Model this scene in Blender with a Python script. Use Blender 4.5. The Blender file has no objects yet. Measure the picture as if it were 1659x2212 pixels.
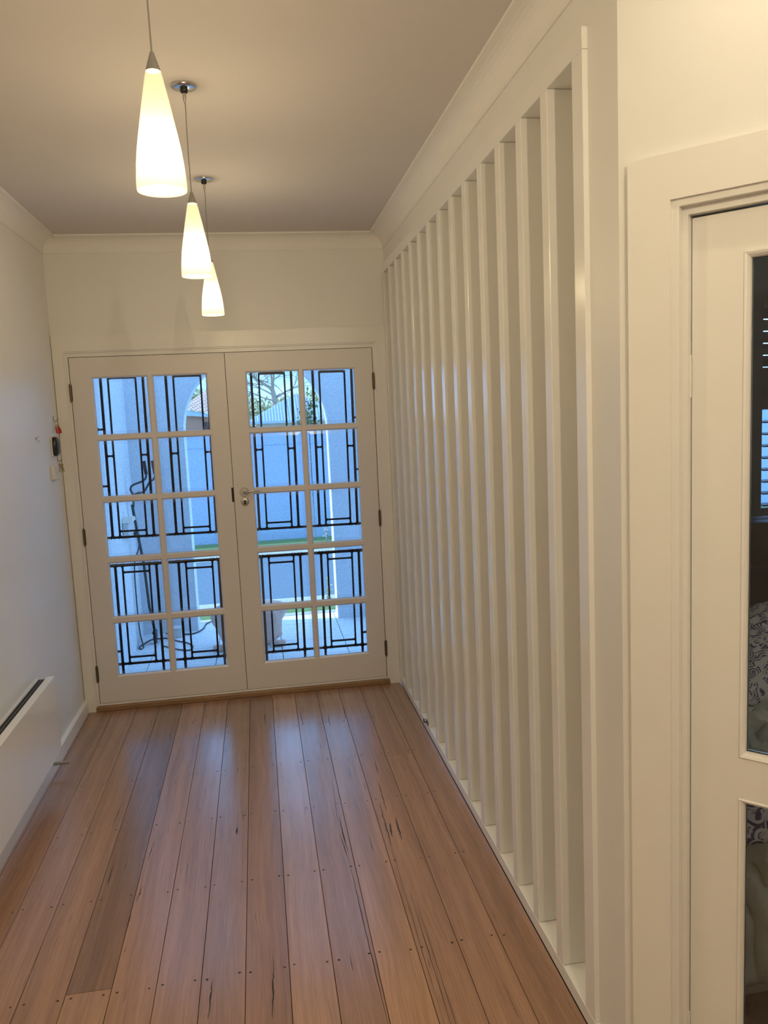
import bpy, bmesh, math, random
from mathutils import Vector, Matrix, noise

scene = bpy.context.scene
COL = scene.collection
rnd = random.Random(7)
rad = math.radians

# ------------------------------------------------------------------ camera
IMG_W, IMG_H = 1659, 2212
CAM = Vector((0.1536, -4.8488, 1.7073))
YAW, PITCH, ROLL, FOCAL = -0.15276, -0.12572, 0.04592, 1733.7
cd = bpy.data.cameras.new('camera')
cam = bpy.data.objects.new('camera', cd)
COL.objects.link(cam)
Rz = Matrix.Rotation(YAW, 3, 'Z'); Rx = Matrix.Rotation(PITCH, 3, 'X'); Ry = Matrix.Rotation(ROLL, 3, 'Y')
Mc = Rz @ Rx @ Ry                       # columns: right, forward, up
r_, f_, u_ = Mc.col[0], Mc.col[1], Mc.col[2]
M4 = Matrix(((r_[0], u_[0], -f_[0], CAM[0]), (r_[1], u_[1], -f_[1], CAM[1]), (r_[2], u_[2], -f_[2], CAM[2]), (0, 0, 0, 1)))
cam.matrix_world = M4
cd.sensor_fit = 'HORIZONTAL'; cd.sensor_width = 36.0
cd.lens = FOCAL / IMG_W * 36.0
cd.clip_start = 0.02; cd.clip_end = 500
scene.camera = cam

# ------------------------------------------------------------------ exposure
vs = scene.view_settings
vs.view_transform = 'Standard'; vs.look = 'None'; vs.gamma = 1.0; vs.use_curve_mapping = False
vs.exposure = 0.0

# ------------------------------------------------------------------ sky
world = bpy.data.worlds.new('sky'); scene.world = world
world.use_nodes = True
wt = world.node_tree; wt.nodes.clear()
wo = wt.nodes.new('ShaderNodeOutputWorld'); bg = wt.nodes.new('ShaderNodeBackground')
tc = wt.nodes.new('ShaderNodeTexCoord'); nz = wt.nodes.new('ShaderNodeTexNoise'); cr = wt.nodes.new('ShaderNodeValToRGB')
nz.inputs['Scale'].default_value = 9.0; nz.inputs['Detail'].default_value = 5.0
cr.color_ramp.elements[0].position = 0.38; cr.color_ramp.elements[0].color = (0.12, 0.38, 0.88, 1)
cr.color_ramp.elements[1].position = 0.66; cr.color_ramp.elements[1].color = (0.38, 0.62, 0.90, 1)
wt.links.new(tc.outputs['Generated'], nz.inputs['Vector']); wt.links.new(nz.outputs['Fac'], cr.inputs['Fac'])
wt.links.new(cr.outputs['Color'], bg.inputs['Color'])
bg.inputs['Strength'].default_value = 3.9
wt.links.new(bg.outputs['Background'], wo.inputs['Surface'])


def light(name, kind, loc, energy, color, size=0.05, rot=None, **kw):
    d = bpy.data.lights.new(name, kind); d.energy = energy; d.color = color
    o = bpy.data.objects.new(name, d); COL.objects.link(o); o.location = loc
    if kind == 'AREA': d.shape = 'DISK'; d.size = size
    elif kind in ('POINT', 'SPOT'): d.shadow_soft_size = size
    if rot is not None: o.rotation_euler = rot
    for k, v in kw.items(): setattr(d, k, v)
    return o


# sun (high, from the left of the street)
SUN_DIR = Vector((-0.80, 0.14, 0.66)).normalized()
so = light('sun', 'SUN', (-6, 3, 9), 6.5, (0.74, 0.90, 1.0))
so.rotation_euler = SUN_DIR.to_track_quat('Z', 'Y').to_euler(); so.data.angle = rad(0.6)

WARM = (1.0, 0.84, 0.575)
# ceiling downlights of the hall, out of frame above and behind the camera, plus an added bedroom fill
light('hall_downlight', 'AREA', (0.964, -3.58, 2.735), 1.5, WARM, 0.05, (0, 0, 0))
light('hall_lamp', 'POINT', (0.72, -4.75, 2.45), 31.0, WARM, 0.02)
light('bedroom_fill', 'POINT', (2.5, -3.9, 2.3), 7.0, (0.95, 1.0, 0.90), 0.08)  # unseen fill added to brighten the bedroom; no lamp is known there
light('rear_downlight', 'AREA', (-0.1, -5.6, 2.735), 4.0, WARM, 0.20, (0, 0, 0))
light('rear_downlight', 'AREA', (0.9, -6.4, 2.735), 5.0, WARM, 0.20, (0, 0, 0))

# ------------------------------------------------------------------ materials
MATS = {}


def new_mat(name):
    m = bpy.data.materials.new(name); m.use_nodes = True
    t = m.node_tree; b = t.nodes['Principled BSDF']
    MATS[name] = m
    return m, t, b


def paint(name, col, rough=0.5, bump=0.02, scale=180.0, var=0.03, metal=0.0, spec=0.5, coat=0.0, vscale=3.0):
    m, t, b = new_mat(name)
    n = t.nodes
    tcn = n.new('ShaderNodeTexCoord')
    n1 = n.new('ShaderNodeTexNoise'); n1.inputs['Scale'].default_value = vscale; n1.inputs['Detail'].default_value = 3
    mx = n.new('ShaderNodeMix'); mx.data_type = 'RGBA'
    mx.inputs[6].default_value = (*[max(0, c * (1 - var)) for c in col], 1)
    mx.inputs[7].default_value = (*[min(1, c * (1 + var)) for c in col], 1)
    t.links.new(tcn.outputs['Object'], n1.inputs['Vector'])
    t.links.new(n1.outputs['Fac'], mx.inputs[0]); t.links.new(mx.outputs[2], b.inputs['Base Color'])
    b.inputs['Roughness'].default_value = rough; b.inputs['Metallic'].default_value = metal
    b.inputs['Specular IOR Level'].default_value = spec
    b.inputs['Coat Weight'].default_value = coat
    if bump:
        n2 = n.new('ShaderNodeTexNoise'); n2.inputs['Scale'].default_value = scale; n2.inputs['Detail'].default_value = 2
        bp = n.new('ShaderNodeBump'); bp.inputs['Strength'].default_value = bump; bp.inputs['Distance'].default_value = 0.01
        t.links.new(tcn.outputs['Object'], n2.inputs['Vector'])
        t.links.new(n2.outputs['Fac'], bp.inputs['Height']); t.links.new(bp.outputs['Normal'], b.inputs['Normal'])
    return m


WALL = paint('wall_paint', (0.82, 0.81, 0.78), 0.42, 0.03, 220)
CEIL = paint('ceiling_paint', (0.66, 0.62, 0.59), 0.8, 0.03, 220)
TRIM = paint('trim_enamel', (0.84, 0.82, 0.78), 0.28, 0.01, 40)
CORNM = paint('cornice_paint', (0.84, 0.82, 0.78), 0.65, 0.01, 60)
BATTEN = paint('batten_enamel', (0.87, 0.86, 0.83), 0.22, 0.01, 40)
DOORP = paint('door_enamel', (0.76, 0.72, 0.68), 0.35, 0.01, 40)
BACKP = paint('screen_backing', (0.70, 0.69, 0.62), 0.5, 0.01, 40)
BLACK = paint('black_powdercoat', (0.004, 0.005, 0.009), 0.45, 0.02, 400, spec=0.15)
DARK = paint('dark_gap', (0.02, 0.018, 0.015), 0.8, 0)
BLKPL = paint('black_plastic', (0.015, 0.015, 0.017), 0.25, 0)
CHROME = paint('chrome', (0.75, 0.74, 0.72), 0.16, 0, metal=1.0)
SATIN = paint('satin_nickel', (0.52, 0.50, 0.46), 0.34, 0, metal=1.0)
BRASS = paint('aged_brass', (0.42, 0.33, 0.19), 0.4, 0, metal=1.0)
BRONZE = paint('weathered_bronze', (0.16, 0.12, 0.085), 0.4, 0, metal=0.8)
GREYPL = paint('grey_cap', (0.30, 0.29, 0.26), 0.45, 0)
REDPL = paint('red_plastic', (0.55, 0.015, 0.015), 0.35, 0)
HEATW = paint('heater_enamel', (0.78, 0.77, 0.74), 0.22, 0)
IVORY = paint('ivory_plastic', (0.76, 0.72, 0.62), 0.4, 0)
RENDER = paint('porch_render', (0.78, 0.83, 0.88), 0.9, 0.35, 160, 0.10, vscale=60)
REVEAL = RENDER
PAVER = paint('concrete_paver', (0.72, 0.75, 0.78), 0.85, 0.2, 140, 0.10, vscale=25)
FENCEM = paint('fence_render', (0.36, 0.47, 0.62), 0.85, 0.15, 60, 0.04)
DRIVE = paint('driveway_asphalt', (0.10, 0.16, 0.22), 0.9, 0.3, 120, 0.10, vscale=20)
KERB = paint('pale_concrete', (0.40, 0.43, 0.43), 0.9, 0.2, 100, 0.06)
GRASS = paint('grass', (0.12, 0.22, 0.07), 0.9, 0.6, 90, 0.35, vscale=50)
SOIL = paint('far_ground', (0.30, 0.33, 0.24), 0.95, 0.2, 10, 0.2)
BRICKW = paint('far_brick', (0.40, 0.22, 0.17), 0.9, 0, var=0.15, vscale=6)
HWALL = paint('far_weatherboard', (0.62, 0.60, 0.55), 0.8, 0, var=0.08)
BLUEMETAL = paint('blue_sheet', (0.36, 0.50, 0.66), 0.45, 0)
BARK = paint('bark', (0.34, 0.29, 0.24), 0.95, 0.3, 20, 0.25)
LEAFY = paint('olive_leaves', (0.40, 0.40, 0.22), 0.8, 0, var=0.5, vscale=4)
LEAFG = paint('green_leaves', (0.09, 0.15, 0.05), 0.8, 0, var=0.5, vscale=8)
CORD = paint('dark_green_cable', (0.02, 0.045, 0.05), 0.5, 0)
SACK = paint('pale_sack', (0.78, 0.52, 0.42), 0.7, 0.2, 60, 0.08, vscale=10)
FABG = paint('sage_cotton', (0.52, 0.53, 0.45), 0.9, 0.15, 400, 0.05)
SHEET = paint('white_cotton', (0.62, 0.62, 0.56), 0.9, 0.1, 400, 0.04)
LEATHER = paint('black_leather', (0.006, 0.006, 0.007), 0.45, 0.05, 60, spec=0.3)
SHUT = paint('shutter_paint', (0.07, 0.12, 0.17), 0.4, 0)
CARPET = paint('bedroom_carpet', (0.35, 0.33, 0.30), 0.95, 0.5, 300, 0.1)
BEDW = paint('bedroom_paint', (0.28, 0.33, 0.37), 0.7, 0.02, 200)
TIMBERSILL = paint('oak_threshold', (0.30, 0.17, 0.085), 0.4, 0.05, 60, 0.2, vscale=12)


def glass_mat(name, tint, refl=1.0, rough=0.02, haze=0.0):
    m, t, b = new_mat(name); n = t.nodes; n.remove(b)
    out = n['Material Output']; tr = n.new('ShaderNodeBsdfTransparent'); gl = n.new('ShaderNodeBsdfGlossy'); mx = n.new('ShaderNodeMixShader')
    fr = n.new('ShaderNodeFresnel'); fr.inputs['IOR'].default_value = 1.45
    ml = n.new('ShaderNodeMath'); ml.operation = 'MULTIPLY'; ml.inputs[1].default_value = refl
    tr.inputs['Color'].default_value = (*tint, 1); gl.inputs['Roughness'].default_value = rough
    t.links.new(fr.outputs['Fac'], ml.inputs[0]); t.links.new(ml.outputs[0], mx.inputs['Fac'])
    t.links.new(tr.outputs[0], mx.inputs[1]); t.links.new(gl.outputs[0], mx.inputs[2])
    last = mx
    if haze:
        df = n.new('ShaderNodeBsdfDiffuse'); df.inputs['Color'].default_value = (0.6, 0.65, 0.7, 1)
        m2 = n.new('ShaderNodeMixShader'); m2.inputs['Fac'].default_value = haze
        t.links.new(mx.outputs[0], m2.inputs[1]); t.links.new(df.outputs[0], m2.inputs[2]); last = m2
    t.links.new(last.outputs[0], out.inputs['Surface'])
    return m


GLASS = glass_mat('clear_glass', (0.97, 0.985, 1.0), 0.9)
BEVEL = glass_mat('bevelled_glass_edge', (0.93, 0.97, 1.0), 1.6, 0.15, 0.10)


def mesh_screen_mat():
    m, t, b = new_mat('fly_screen_mesh'); n = t.nodes; n.remove(b)
    out = n['Material Output']; tr = n.new('ShaderNodeBsdfTransparent'); df = n.new('ShaderNodeBsdfDiffuse'); mx = n.new('ShaderNodeMixShader')
    df.inputs['Color'].default_value = (0.10, 0.11, 0.12, 1)
    tcn = n.new('ShaderNodeTexCoord'); nn = n.new('ShaderNodeTexNoise'); nn.inputs['Scale'].default_value = 260
    mr = n.new('ShaderNodeMapRange'); mr.inputs[1].default_value = 0.3; mr.inputs[2].default_value = 0.7
    mr.inputs[3].default_value = 0.06; mr.inputs[4].default_value = 0.19
    t.links.new(tcn.outputs['Object'], nn.inputs['Vector']); t.links.new(nn.outputs['Fac'], mr.inputs[0]); t.links.new(mr.outputs[0], mx.inputs['Fac'])
    t.links.new(tr.outputs[0], mx.inputs[1]); t.links.new(df.outputs[0], mx.inputs[2]); t.links.new(mx.outputs[0], out.inputs['Surface'])
    return m


SCREENM = mesh_screen_mat()


def shade_mat():
    m, t, b = new_mat('opal_glass_lit'); n = t.nodes; n.remove(b)
    out = n['Material Output']
    tl = n.new('ShaderNodeBsdfTranslucent'); tl.inputs['Color'].default_value = (0.022, 0.0212, 0.018, 1)
    df = n.new('ShaderNodeBsdfDiffuse'); df.inputs['Color'].default_value = (0.22, 0.21, 0.18, 1)
    em = n.new('ShaderNodeEmission'); em.inputs['Color'].default_value = (1.0, 0.83, 0.44, 1); em.inputs['Strength'].default_value = 0.52
    mx = n.new('ShaderNodeMixShader'); mx.inputs['Fac'].default_value = 0.4
    ad = n.new('ShaderNodeAddShader')
    tp = n.new('ShaderNodeBsdfTransparent'); tp.inputs['Color'].default_value = (1.0, 0.97, 0.9, 1); m3 = n.new('ShaderNodeMixShader'); m3.inputs['Fac'].default_value = 0.45
    t.links.new(tl.outputs[0], mx.inputs[1]); t.links.new(df.outputs[0], mx.inputs[2])
    t.links.new(mx.outputs[0], m3.inputs[1]); t.links.new(tp.outputs[0], m3.inputs[2]); t.links.new(m3.outputs[0], ad.inputs[0]); t.links.new(em.outputs[0], ad.inputs[1]); t.links.new(ad.outputs[0], out.inputs['Surface'])
    return m


SHADE = shade_mat()


def emit_mat(name, col, s):
    m, t, b = new_mat(name); n = t.nodes; n.remove(b)
    em = n.new('ShaderNodeEmission'); em.inputs['Color'].default_value = (*col, 1); em.inputs['Strength'].default_value = s
    tp = n.new('ShaderNodeBsdfTransparent'); ad = n.new('ShaderNodeAddShader')
    t.links.new(em.outputs[0], ad.inputs[0]); t.links.new(tp.outputs[0], ad.inputs[1])
    t.links.new(ad.outputs[0], n['Material Output'].inputs['Surface'])
    return m


BULB = emit_mat('bulb_lit', (1.0, 0.92, 0.74), 2.5)


def wood_mat():
    m, t, b = new_mat('oak_boards'); n = t.nodes; L = t.links.new
    tcn = n.new('ShaderNodeTexCoord'); oi = n.new('ShaderNodeObjectInfo')
    off = n.new('ShaderNodeVectorMath'); off.operation = 'MULTIPLY_ADD'
    cmb = n.new('ShaderNodeCombineXYZ')
    m1 = n.new('ShaderNodeMath'); m1.operation = 'MULTIPLY'; m1.inputs[1].default_value = 37.0
    L(oi.outputs['Random'], m1.inputs[0]); L(m1.outputs[0], cmb.inputs[0]); L(m1.outputs[0], cmb.inputs[1]); L(m1.outputs[0], cmb.inputs[2])
    off.inputs[1].default_value = (1, 1, 1)
    L(tcn.outputs['Object'], off.inputs[0]); L(cmb.outputs[0], off.inputs[2])
    # slow sideways wander of the grain
    warp = n.new('ShaderNodeTexNoise'); warp.inputs['Scale'].default_value = 1.3; warp.inputs['Detail'].default_value = 1
    L(off.outputs[0], warp.inputs['Vector'])
    wv = n.new('ShaderNodeVectorMath'); wv.operation = 'MULTIPLY_ADD'; wv.inputs[1].default_value = (0.05, 0, 0)
    L(warp.outputs['Color'], wv.inputs[0]); L(off.outputs[0], wv.inputs[2])

    def streak(sx, sy, detail=4, rough=0.6):
        mp = n.new('ShaderNodeMapping'); mp.inputs['Scale'].default_value = (sx, sy, 4)
        nn = n.new('ShaderNodeTexNoise'); nn.inputs['Scale'].default_value = 1; nn.inputs['Detail'].default_value = detail; nn.inputs['Roughness'].default_value = rough
        L(wv.outputs[0], mp.inputs[0]); L(mp.outputs[0], nn.inputs['Vector'])
        return nn.outputs['Fac']

    def ramp(src, p0, c0, p1, c1):
        r = n.new('ShaderNodeValToRGB'); r.color_ramp.elements[0].position = p0; r.color_ramp.elements[0].color = c0
        r.color_ramp.elements[1].position = p1; r.color_ramp.elements[1].color = c1
        L(src, r.inputs['Fac']); return r.outputs['Color']

    def mult(a, bb, fac=1.0):
        x = n.new('ShaderNodeMix'); x.data_type = 'RGBA'; x.blend_type = 'MULTIPLY'; x.inputs[0].default_value = fac
        L(a, x.inputs[6]); L(bb, x.inputs[7]); return x.outputs[2]

    broad = ramp(streak(22, 0.5, 3), 0.3, (0.72, 0.70, 0.70, 1), 0.7, (1.18, 1.16, 1.12, 1))
    fine = ramp(streak(330, 5.0, 2, 0.8), 0.3, (0.70, 0.66, 0.62, 1), 0.65, (1.10, 1.10, 1.10, 1))
    c = mult(mult(oi.outputs['Color'], broad, 0.8), fine, 0.7)
    # dark gum veins, sparse
    vein = ramp(streak(150, 3.0, 2, 0.5), 0.245, (0.10, 0.07, 0.06, 1), 0.275, (1, 1, 1, 1))
    c = mult(c, vein, 0.9)
    L(c, b.inputs['Base Color'])
    b.inputs['Roughness'].default_value = 0.27; b.inputs['Specular IOR Level'].default_value = 0.55
    b.inputs['Coat Weight'].default_value = 0.6; b.inputs['Coat Roughness'].default_value = 0.19
    bp = n.new('ShaderNodeBump'); bp.inputs['Strength'].default_value = 0.05; bp.inputs['Distance'].default_value = 0.003
    L(streak(200, 3), bp.inputs['Height']); L(bp.outputs['Normal'], b.inputs['Normal'])
    return m


WOOD = wood_mat()


def roof_tile_mat():
    m, t, b = new_mat('red_roof_tiles'); n = t.nodes
    tcn = n.new('ShaderNodeTexCoord'); br = n.new('ShaderNodeTexBrick')
    br.inputs['Scale'].default_value = 1.0; br.inputs['Color1'].default_value = (0.42, 0.16, 0.13, 1); br.inputs['Color2'].default_value = (0.34, 0.12, 0.11, 1)
    br.inputs['Mortar'].default_value = (0.62, 0.48, 0.45, 1); br.inputs['Brick Width'].default_value = 0.26; br.inputs['Row Height'].default_value = 0.15; br.inputs['Mortar Size'].default_value = 0.04
    t.links.new(tcn.outputs['Object'], br.inputs['Vector']); t.links.new(br.outputs['Color'], b.inputs['Base Color']); b.inputs['Roughness'].default_value = 0.8
    return m


TILES = roof_tile_mat()


def floral_mat():
    m, t, b = new_mat('floral_print_cotton'); n = t.nodes
    tcn = n.new('ShaderNodeTexCoord'); v = n.new('ShaderNodeTexVoronoi'); v.feature = 'F1'; v.inputs['Scale'].default_value = 17
    nn = n.new('ShaderNodeTexNoise'); nn.inputs['Scale'].default_value = 26; nn.inputs['Detail'].default_value = 3
    r1 = n.new('ShaderNodeValToRGB'); sn = n.new('ShaderNodeMath'); sn.operation = 'MULTIPLY'; sn.inputs[1].default_value = 42.0; s2 = n.new('ShaderNodeMath'); s2.operation = 'SINE'; r1.color_ramp.elements[0].position = 0.05; r1.color_ramp.elements[0].color = (0, 0, 0, 1); r1.color_ramp.elements[1].position = 0.35
    r2 = n.new('ShaderNodeValToRGB'); r2.color_ramp.elements[0].position = 0.50; r2.color_ramp.elements[1].position = 0.54
    mxx = n.new('ShaderNodeMath'); mxx.operation = 'MAXIMUM'
    mx = n.new('ShaderNodeMix'); mx.data_type = 'RGBA'; mx.inputs[6].default_value = (0.06, 0.07, 0.14, 1); mx.inputs[7].default_value = (0.56, 0.54, 0.54, 1)
    L = t.links.new
    L(tcn.outputs['Object'], v.inputs['Vector']); L(tcn.outputs['Object'], nn.inputs['Vector'])
    L(v.outputs['Distance'], sn.inputs[0]); L(sn.outputs[0], s2.inputs[0]); L(s2.outputs[0], r1.inputs['Fac']); L(nn.outputs['Fac'], r2.inputs['Fac'])
    L(r1.outputs['Color'], mxx.inputs[0]); L(r2.outputs['Color'], mxx.inputs[1]); L(mxx.outputs[0], mx.inputs[0]); L(mx.outputs[2], b.inputs['Base Color'])
    b.inputs['Roughness'].default_value = 0.9
    return m


FLORAL = floral_mat()


# ------------------------------------------------------------------ mesh helpers
class MB:
    def __init__(s): s.v = []; s.f = []; s.sm = []

    def add(s, vs_, fs, smooth=False):
        o = len(s.v); s.v += [tuple(v) for v in vs_]; s.f += [tuple(i + o for i in f) for f in fs]; s.sm += [smooth] * len(fs)
        return s

    def box(s, x0, x1, y0, y1, z0, z1, c=0.0, M=None):
        """box with chamfered edges c"""
        if c <= 0:
            P = [(x, y, z) for z in (z0, z1) for y in (y0, y1) for x in (x0, x1)]
            F = [(0, 2, 3, 1), (4, 5, 7, 6), (0, 1, 5, 4), (2, 6, 7, 3), (0, 4, 6, 2), (1, 3, 7, 5)]
        else:
            b = bmesh.new(); bmesh.ops.create_cube(b, size=1)
            for v in b.verts:
                v.co = Vector(((x0 + x1) / 2 + v.co.x * (x1 - x0), (y0 + y1) / 2 + v.co.y * (y1 - y0), (z0 + z1) / 2 + v.co.z * (z1 - z0)))
            bmesh.ops.bevel(b, geom=list(b.edges), offset=c, segments=1, affect='EDGES')
            b.verts.index_update(); P = [v.co.copy() for v in b.verts]; F = [[v.index for v in f.verts] for f in b.faces]; b.free()
        if M is not None: P = [M @ Vector(p) for p in P]
        return s.add(P, F)

    def tube(s, pts, r, seg=10, cap=True, radii=None):
        pts = [Vector(p) for p in pts]; n = len(pts); V = []; F = []
        up = Vector((0, 0, 1)); prev = None
        for i, p in enumerate(pts):
            d = (pts[min(i + 1, n - 1)] - pts[max(i - 1, 0)]).normalized()
            if prev is None:
                a = d.cross(up)
                if a.length < 1e-3: a = d.cross(Vector((1, 0, 0)))
            else:
                a = prev - d * prev.dot(d)
            a.normalize(); b = d.cross(a); prev = a
            rr = radii[i] if radii else r
            for k in range(seg):
                t = 2 * math.pi * k / seg; V.append(p + (a * math.cos(t) + b * math.sin(t)) * rr)
        for i in range(n - 1):
            for k in range(seg):
                F.append((i * seg + k, i * seg + (k + 1) % seg, (i + 1) * seg + (k + 1) % seg, (i + 1) * seg + k))
        if cap: F.append(tuple(range(seg - 1, -1, -1))); F.append(tuple((n - 1) * seg + k for k in range(seg)))
        return s.add(V, F, True)

    def lathe(s, prof, c=(0, 0, 0), seg=32, axis='Z'):
        V = []; F = []
        for (r, z) in prof:
            for k in range(seg):
                t = 2 * math.pi * k / seg; x, y = r * math.cos(t), r * math.sin(t)
                if axis == 'Z': V.append((c[0] + x, c[1] + y, c[2] + z))
                elif axis == 'Y': V.append((c[0] + x, c[1] + z, c[2] + y))
                else: V.append((c[0] + z, c[1] + x, c[2] + y))
        for i in range(len(prof) - 1):
            for k in range(seg): F.append((i * seg + k, i * seg + (k + 1) % seg, (i + 1) * seg + (k + 1) % seg, (i + 1) * seg + k))
        return s.add(V, F, True)

    def extrude(s, poly, d0, d1, axis='Y', M=None):
        """poly in the plane across axis, extruded from d0 to d1"""
        def P(a, b, d):
            return (a, d, b) if axis == 'Y' else ((d, a, b) if axis == 'X' else (a, b, d))
        n = len(poly); V = [P(a, b, d0) for a, b in poly] + [P(a, b, d1) for a, b in poly]
        if M is not None: V = [M @ Vector(v) for v in V]
        F = [tuple(range(n - 1, -1, -1)), tuple(range(n, 2 * n))] + [(i, (i + 1) % n, n + (i + 1) % n, n + i) for i in range(n)]
        return s.add(V, F)

    def build(s, name, mat, parent=None, local=False, kind=None):
        off = Vector((0, 0, 0))
        if parent is not None and not local: off = root_loc(parent)
        me = bpy.data.meshes.new(name); me.from_pydata([Vector(v) - off for v in s.v], [], s.f)
        me.polygons.foreach_set('use_smooth', s.sm)
        b = bmesh.new(); b.from_mesh(me); bmesh.ops.recalc_face_normals(b, faces=list(b.faces)); b.to_mesh(me); b.free()
        if any(s.sm):
            try: me.set_sharp_from_angle(angle=rad(45))
            except Exception: pass
        o = bpy.data.objects.new(name, me); COL.objects.link(o)
        if mat: me.materials.append(mat)
        if parent is not None: o.parent = parent
        if kind: o['kind'] = kind
        return o


def root_loc(o):
    v = Vector((0, 0, 0))
    while o is not None: v += o.location; o = o.parent
    return v


def tag(o, label=None, cat=None, group=None, kind=None):
    if label: o['label'] = label
    if cat: o['category'] = cat
    if group: o['group'] = group
    if kind: o['kind'] = kind
    return o


def empty(name, loc, rz=0.0, **kw):
    o = bpy.data.objects.new(name, None); o.empty_display_size = 0.05; COL.objects.link(o)
    o.location = loc; o.rotation_euler = (0, 0, rz)
    return tag(o, **kw)


def S(name, mb, mat, label, cat):
    return tag(mb.build(name, mat), label, cat, kind='structure')


# ------------------------------------------------------------------ measures (metres)
XL, XR, XW = -0.955, 0.953, 0.966      # left wall, face of batten screen, right wall plane
HC = 2.744                             # ceiling
CORN = Vector((XW, -3.135, 0))         # outer corner where the splayed wall starts
ANG = rad(42)
NV = Vector((math.cos(ANG), math.sin(ANG), 0))      # into the bedroom
TV = Vector((math.sin(ANG), -math.cos(ANG), 0))     # along the splayed wall
# splay frame: local x = along wall, local y = into bedroom, local z = up
MS = Matrix(((TV.x, NV.x, 0, CORN.x), (TV.y, NV.y, 0, CORN.y), (0, 0, 1, 0), (0, 0, 0, 1)))
SPL = 1.30

# ------------------------------------------------------------------ floor with individual boards
fl = tag(MB().box(-1.06, 2.6, -7.1, 0.0, -0.09, -0.021).build('floor', DARK), 'polished oak board floor of the hallway', 'floor', kind='structure')
seams = [-0.957, -0.927, -0.7925, -0.658, -0.5235, -0.389, -0.2545, -0.12, 0.0145, 0.149, 0.284, 0.419, 0.554, 0.689, 0.824, 0.9515]
BT = {'lite': (0.40, 0.235, 0.145), 'pink': (0.375, 0.215, 0.14), 'mid': (0.335, 0.192, 0.12), 'dark': (0.265, 0.150, 0.085), 'plum': (0.285, 0.157, 0.102), 'gold': (0.37, 0.20, 0.10)}
tone = ['mid', 'mid', 'pink', 'mid', 'pink', 'dark', 'pink', 'mid', 'plum', 'lite', 'mid', 'lite', 'pink', 'plum', 'mid', 'gold']


def plank(x0, x1, y0, y1, t):
    g = 0.0009
    o = MB().box(x0 + g, x1 - g, y0 + g, y1 - g, -0.020, 0.0, 0.0007).build('plank', WOOD, fl)
    c = BT[t]; k = 0.94 + 0.12 * rnd.random(); o.color = (c[0] * k, c[1] * k, c[2] * k, 1)


for i in range(len(seams) - 1):
    a, b = seams[i], seams[i + 1]; t = tone[i]
    if i == 4:
        plank(a, b, -2.489, -0.001, 'dark'); plank(a, b, -7.0, -2.489, 'lite')
    elif i == 5:
        plank(a, b, -5.2, -0.001, 'pink'); plank(a, b, -7.0, -5.2, 'mid')
    elif i == 13:
        plank(a, b, -1.07, -0.001, 'mid'); plank(a, b, -7.0, -1.07, 'pink')
    else:
        j = -4.2 - 1.8 * rnd.random(); plank(a, b, j, -0.001, t); plank(a, b, -7.0, j, rnd.choice(['mid', 'pink', 'lite']))
x = 0.9515
while x < 2.5:
    plank(x, x + 0.135, -7.0, -3.2 - 1.15 * (x - 0.95), rnd.choice(['mid', 'pink', 'lite'])); x += 0.135
nm = MB()
for yn in [-0.28, -0.55, -1.03, -1.50, -2.005, -2.51, -3.02, -3.5]:
    for sx in seams[2:-1] + [0.9515 + 0.02]:
        for d in (-0.0175, 0.0175):
            px, py = sx + d + rnd.uniform(-.003, .003), yn + rnd.uniform(-.006, .006)
            if px > 0.945: continue
            r = 0.0034 + rnd.random() * 0.0014
            nm.lathe([(r, 0.00005), (r * 0.9, 0.00035), (0.0001, 0.00035)], (px, py, 0), 8)
nm.build('nail_hole', DARK, fl, kind='stuff')
# a few long dark gum veins lying in the boards
vm = MB()


def vein(pts, w):
    L_, R_ = [], []
    for k, (px, py) in enumerate(pts):
        ww = w * (0.25 + 0.75 * math.sin(math.pi * k / (len(pts) - 1))) * (0.7 + 0.6 * rnd.random())
        L_.append((px - ww / 2, py, 0.0002)); R_.append((px + ww / 2, py, 0.0002))
    n = len(pts); vm.add(L_ + R_, [(i, i + 1, n + i + 1, n + i) for i in range(n - 1)])


def run(x0, y0, x1, y1, w, jit=0.002, n=14):
    vein([(x0 + (x1 - x0) * k / n + rnd.uniform(-jit, jit), y0 + (y1 - y0) * k / n) for k in range(n + 1)], w)


run(0.575, -1.75, 0.565, -2.95, 0.0016, 0.001, 30); run(0.590, -2.2, 0.583, -2.95, 0.0022, 0.001, 20); run(0.602, -2.28, 0.598, -3.0, 0.0016, 0.001)
run(0.607, -1.35, 0.603, -1.62, 0.004); run(0.583, -1.55, 0.578, -1.9, 0.004); run(0.60, -1.72, 0.59, -1.83, 0.006)
run(0.630, -1.68, 0.625, -1.86, 0.006); run(0.627, -1.1, 0.622, -1.25, 0.003)
run(0.402, -1.2, 0.385, -1.75, 0.0016); run(0.385, -1.75, 0.400, -1.98, 0.0030); run(0.397, -1.62, 0.403, -1.9, 0.0045); run(0.400, -1.98, 0.413, -2.9, 0.0028, 0.001, 24)
run(0.10, -2.5, 0.092, -2.72, 0.004); run(-0.085, -2.52, -0.09, -2.68, 0.004); run(0.10, -2.44, 0.103, -2.52, 0.0014)
run(-0.365, -1.62, -0.372, -1.78, 0.003); run(-0.37, -1.95, -0.38, -2.05, 0.003); run(-0.385, -2.12, -0.388, -2.2, 0.0028); run(-0.375, -2.3, -0.38, -2.33, 0.002)
run(-0.04, -1.02, -0.042, -1.06, 0.004); run(-0.03, -1.60, -0.033, -1.66, 0.007); run(-0.55, -1.25, -0.56, -1.45, 0.003); run(0.30, -0.35, 0.31, -0.55, 0.003)
run(0.10, -0.32, 0.10, -0.48, 0.004); run(-0.30, -0.3, -0.31, -0.38, 0.004); run(0.46, -0.42, 0.45, -0.62, 0.003)
vm.build('gum_vein', DARK, fl, kind='stuff')

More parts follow.
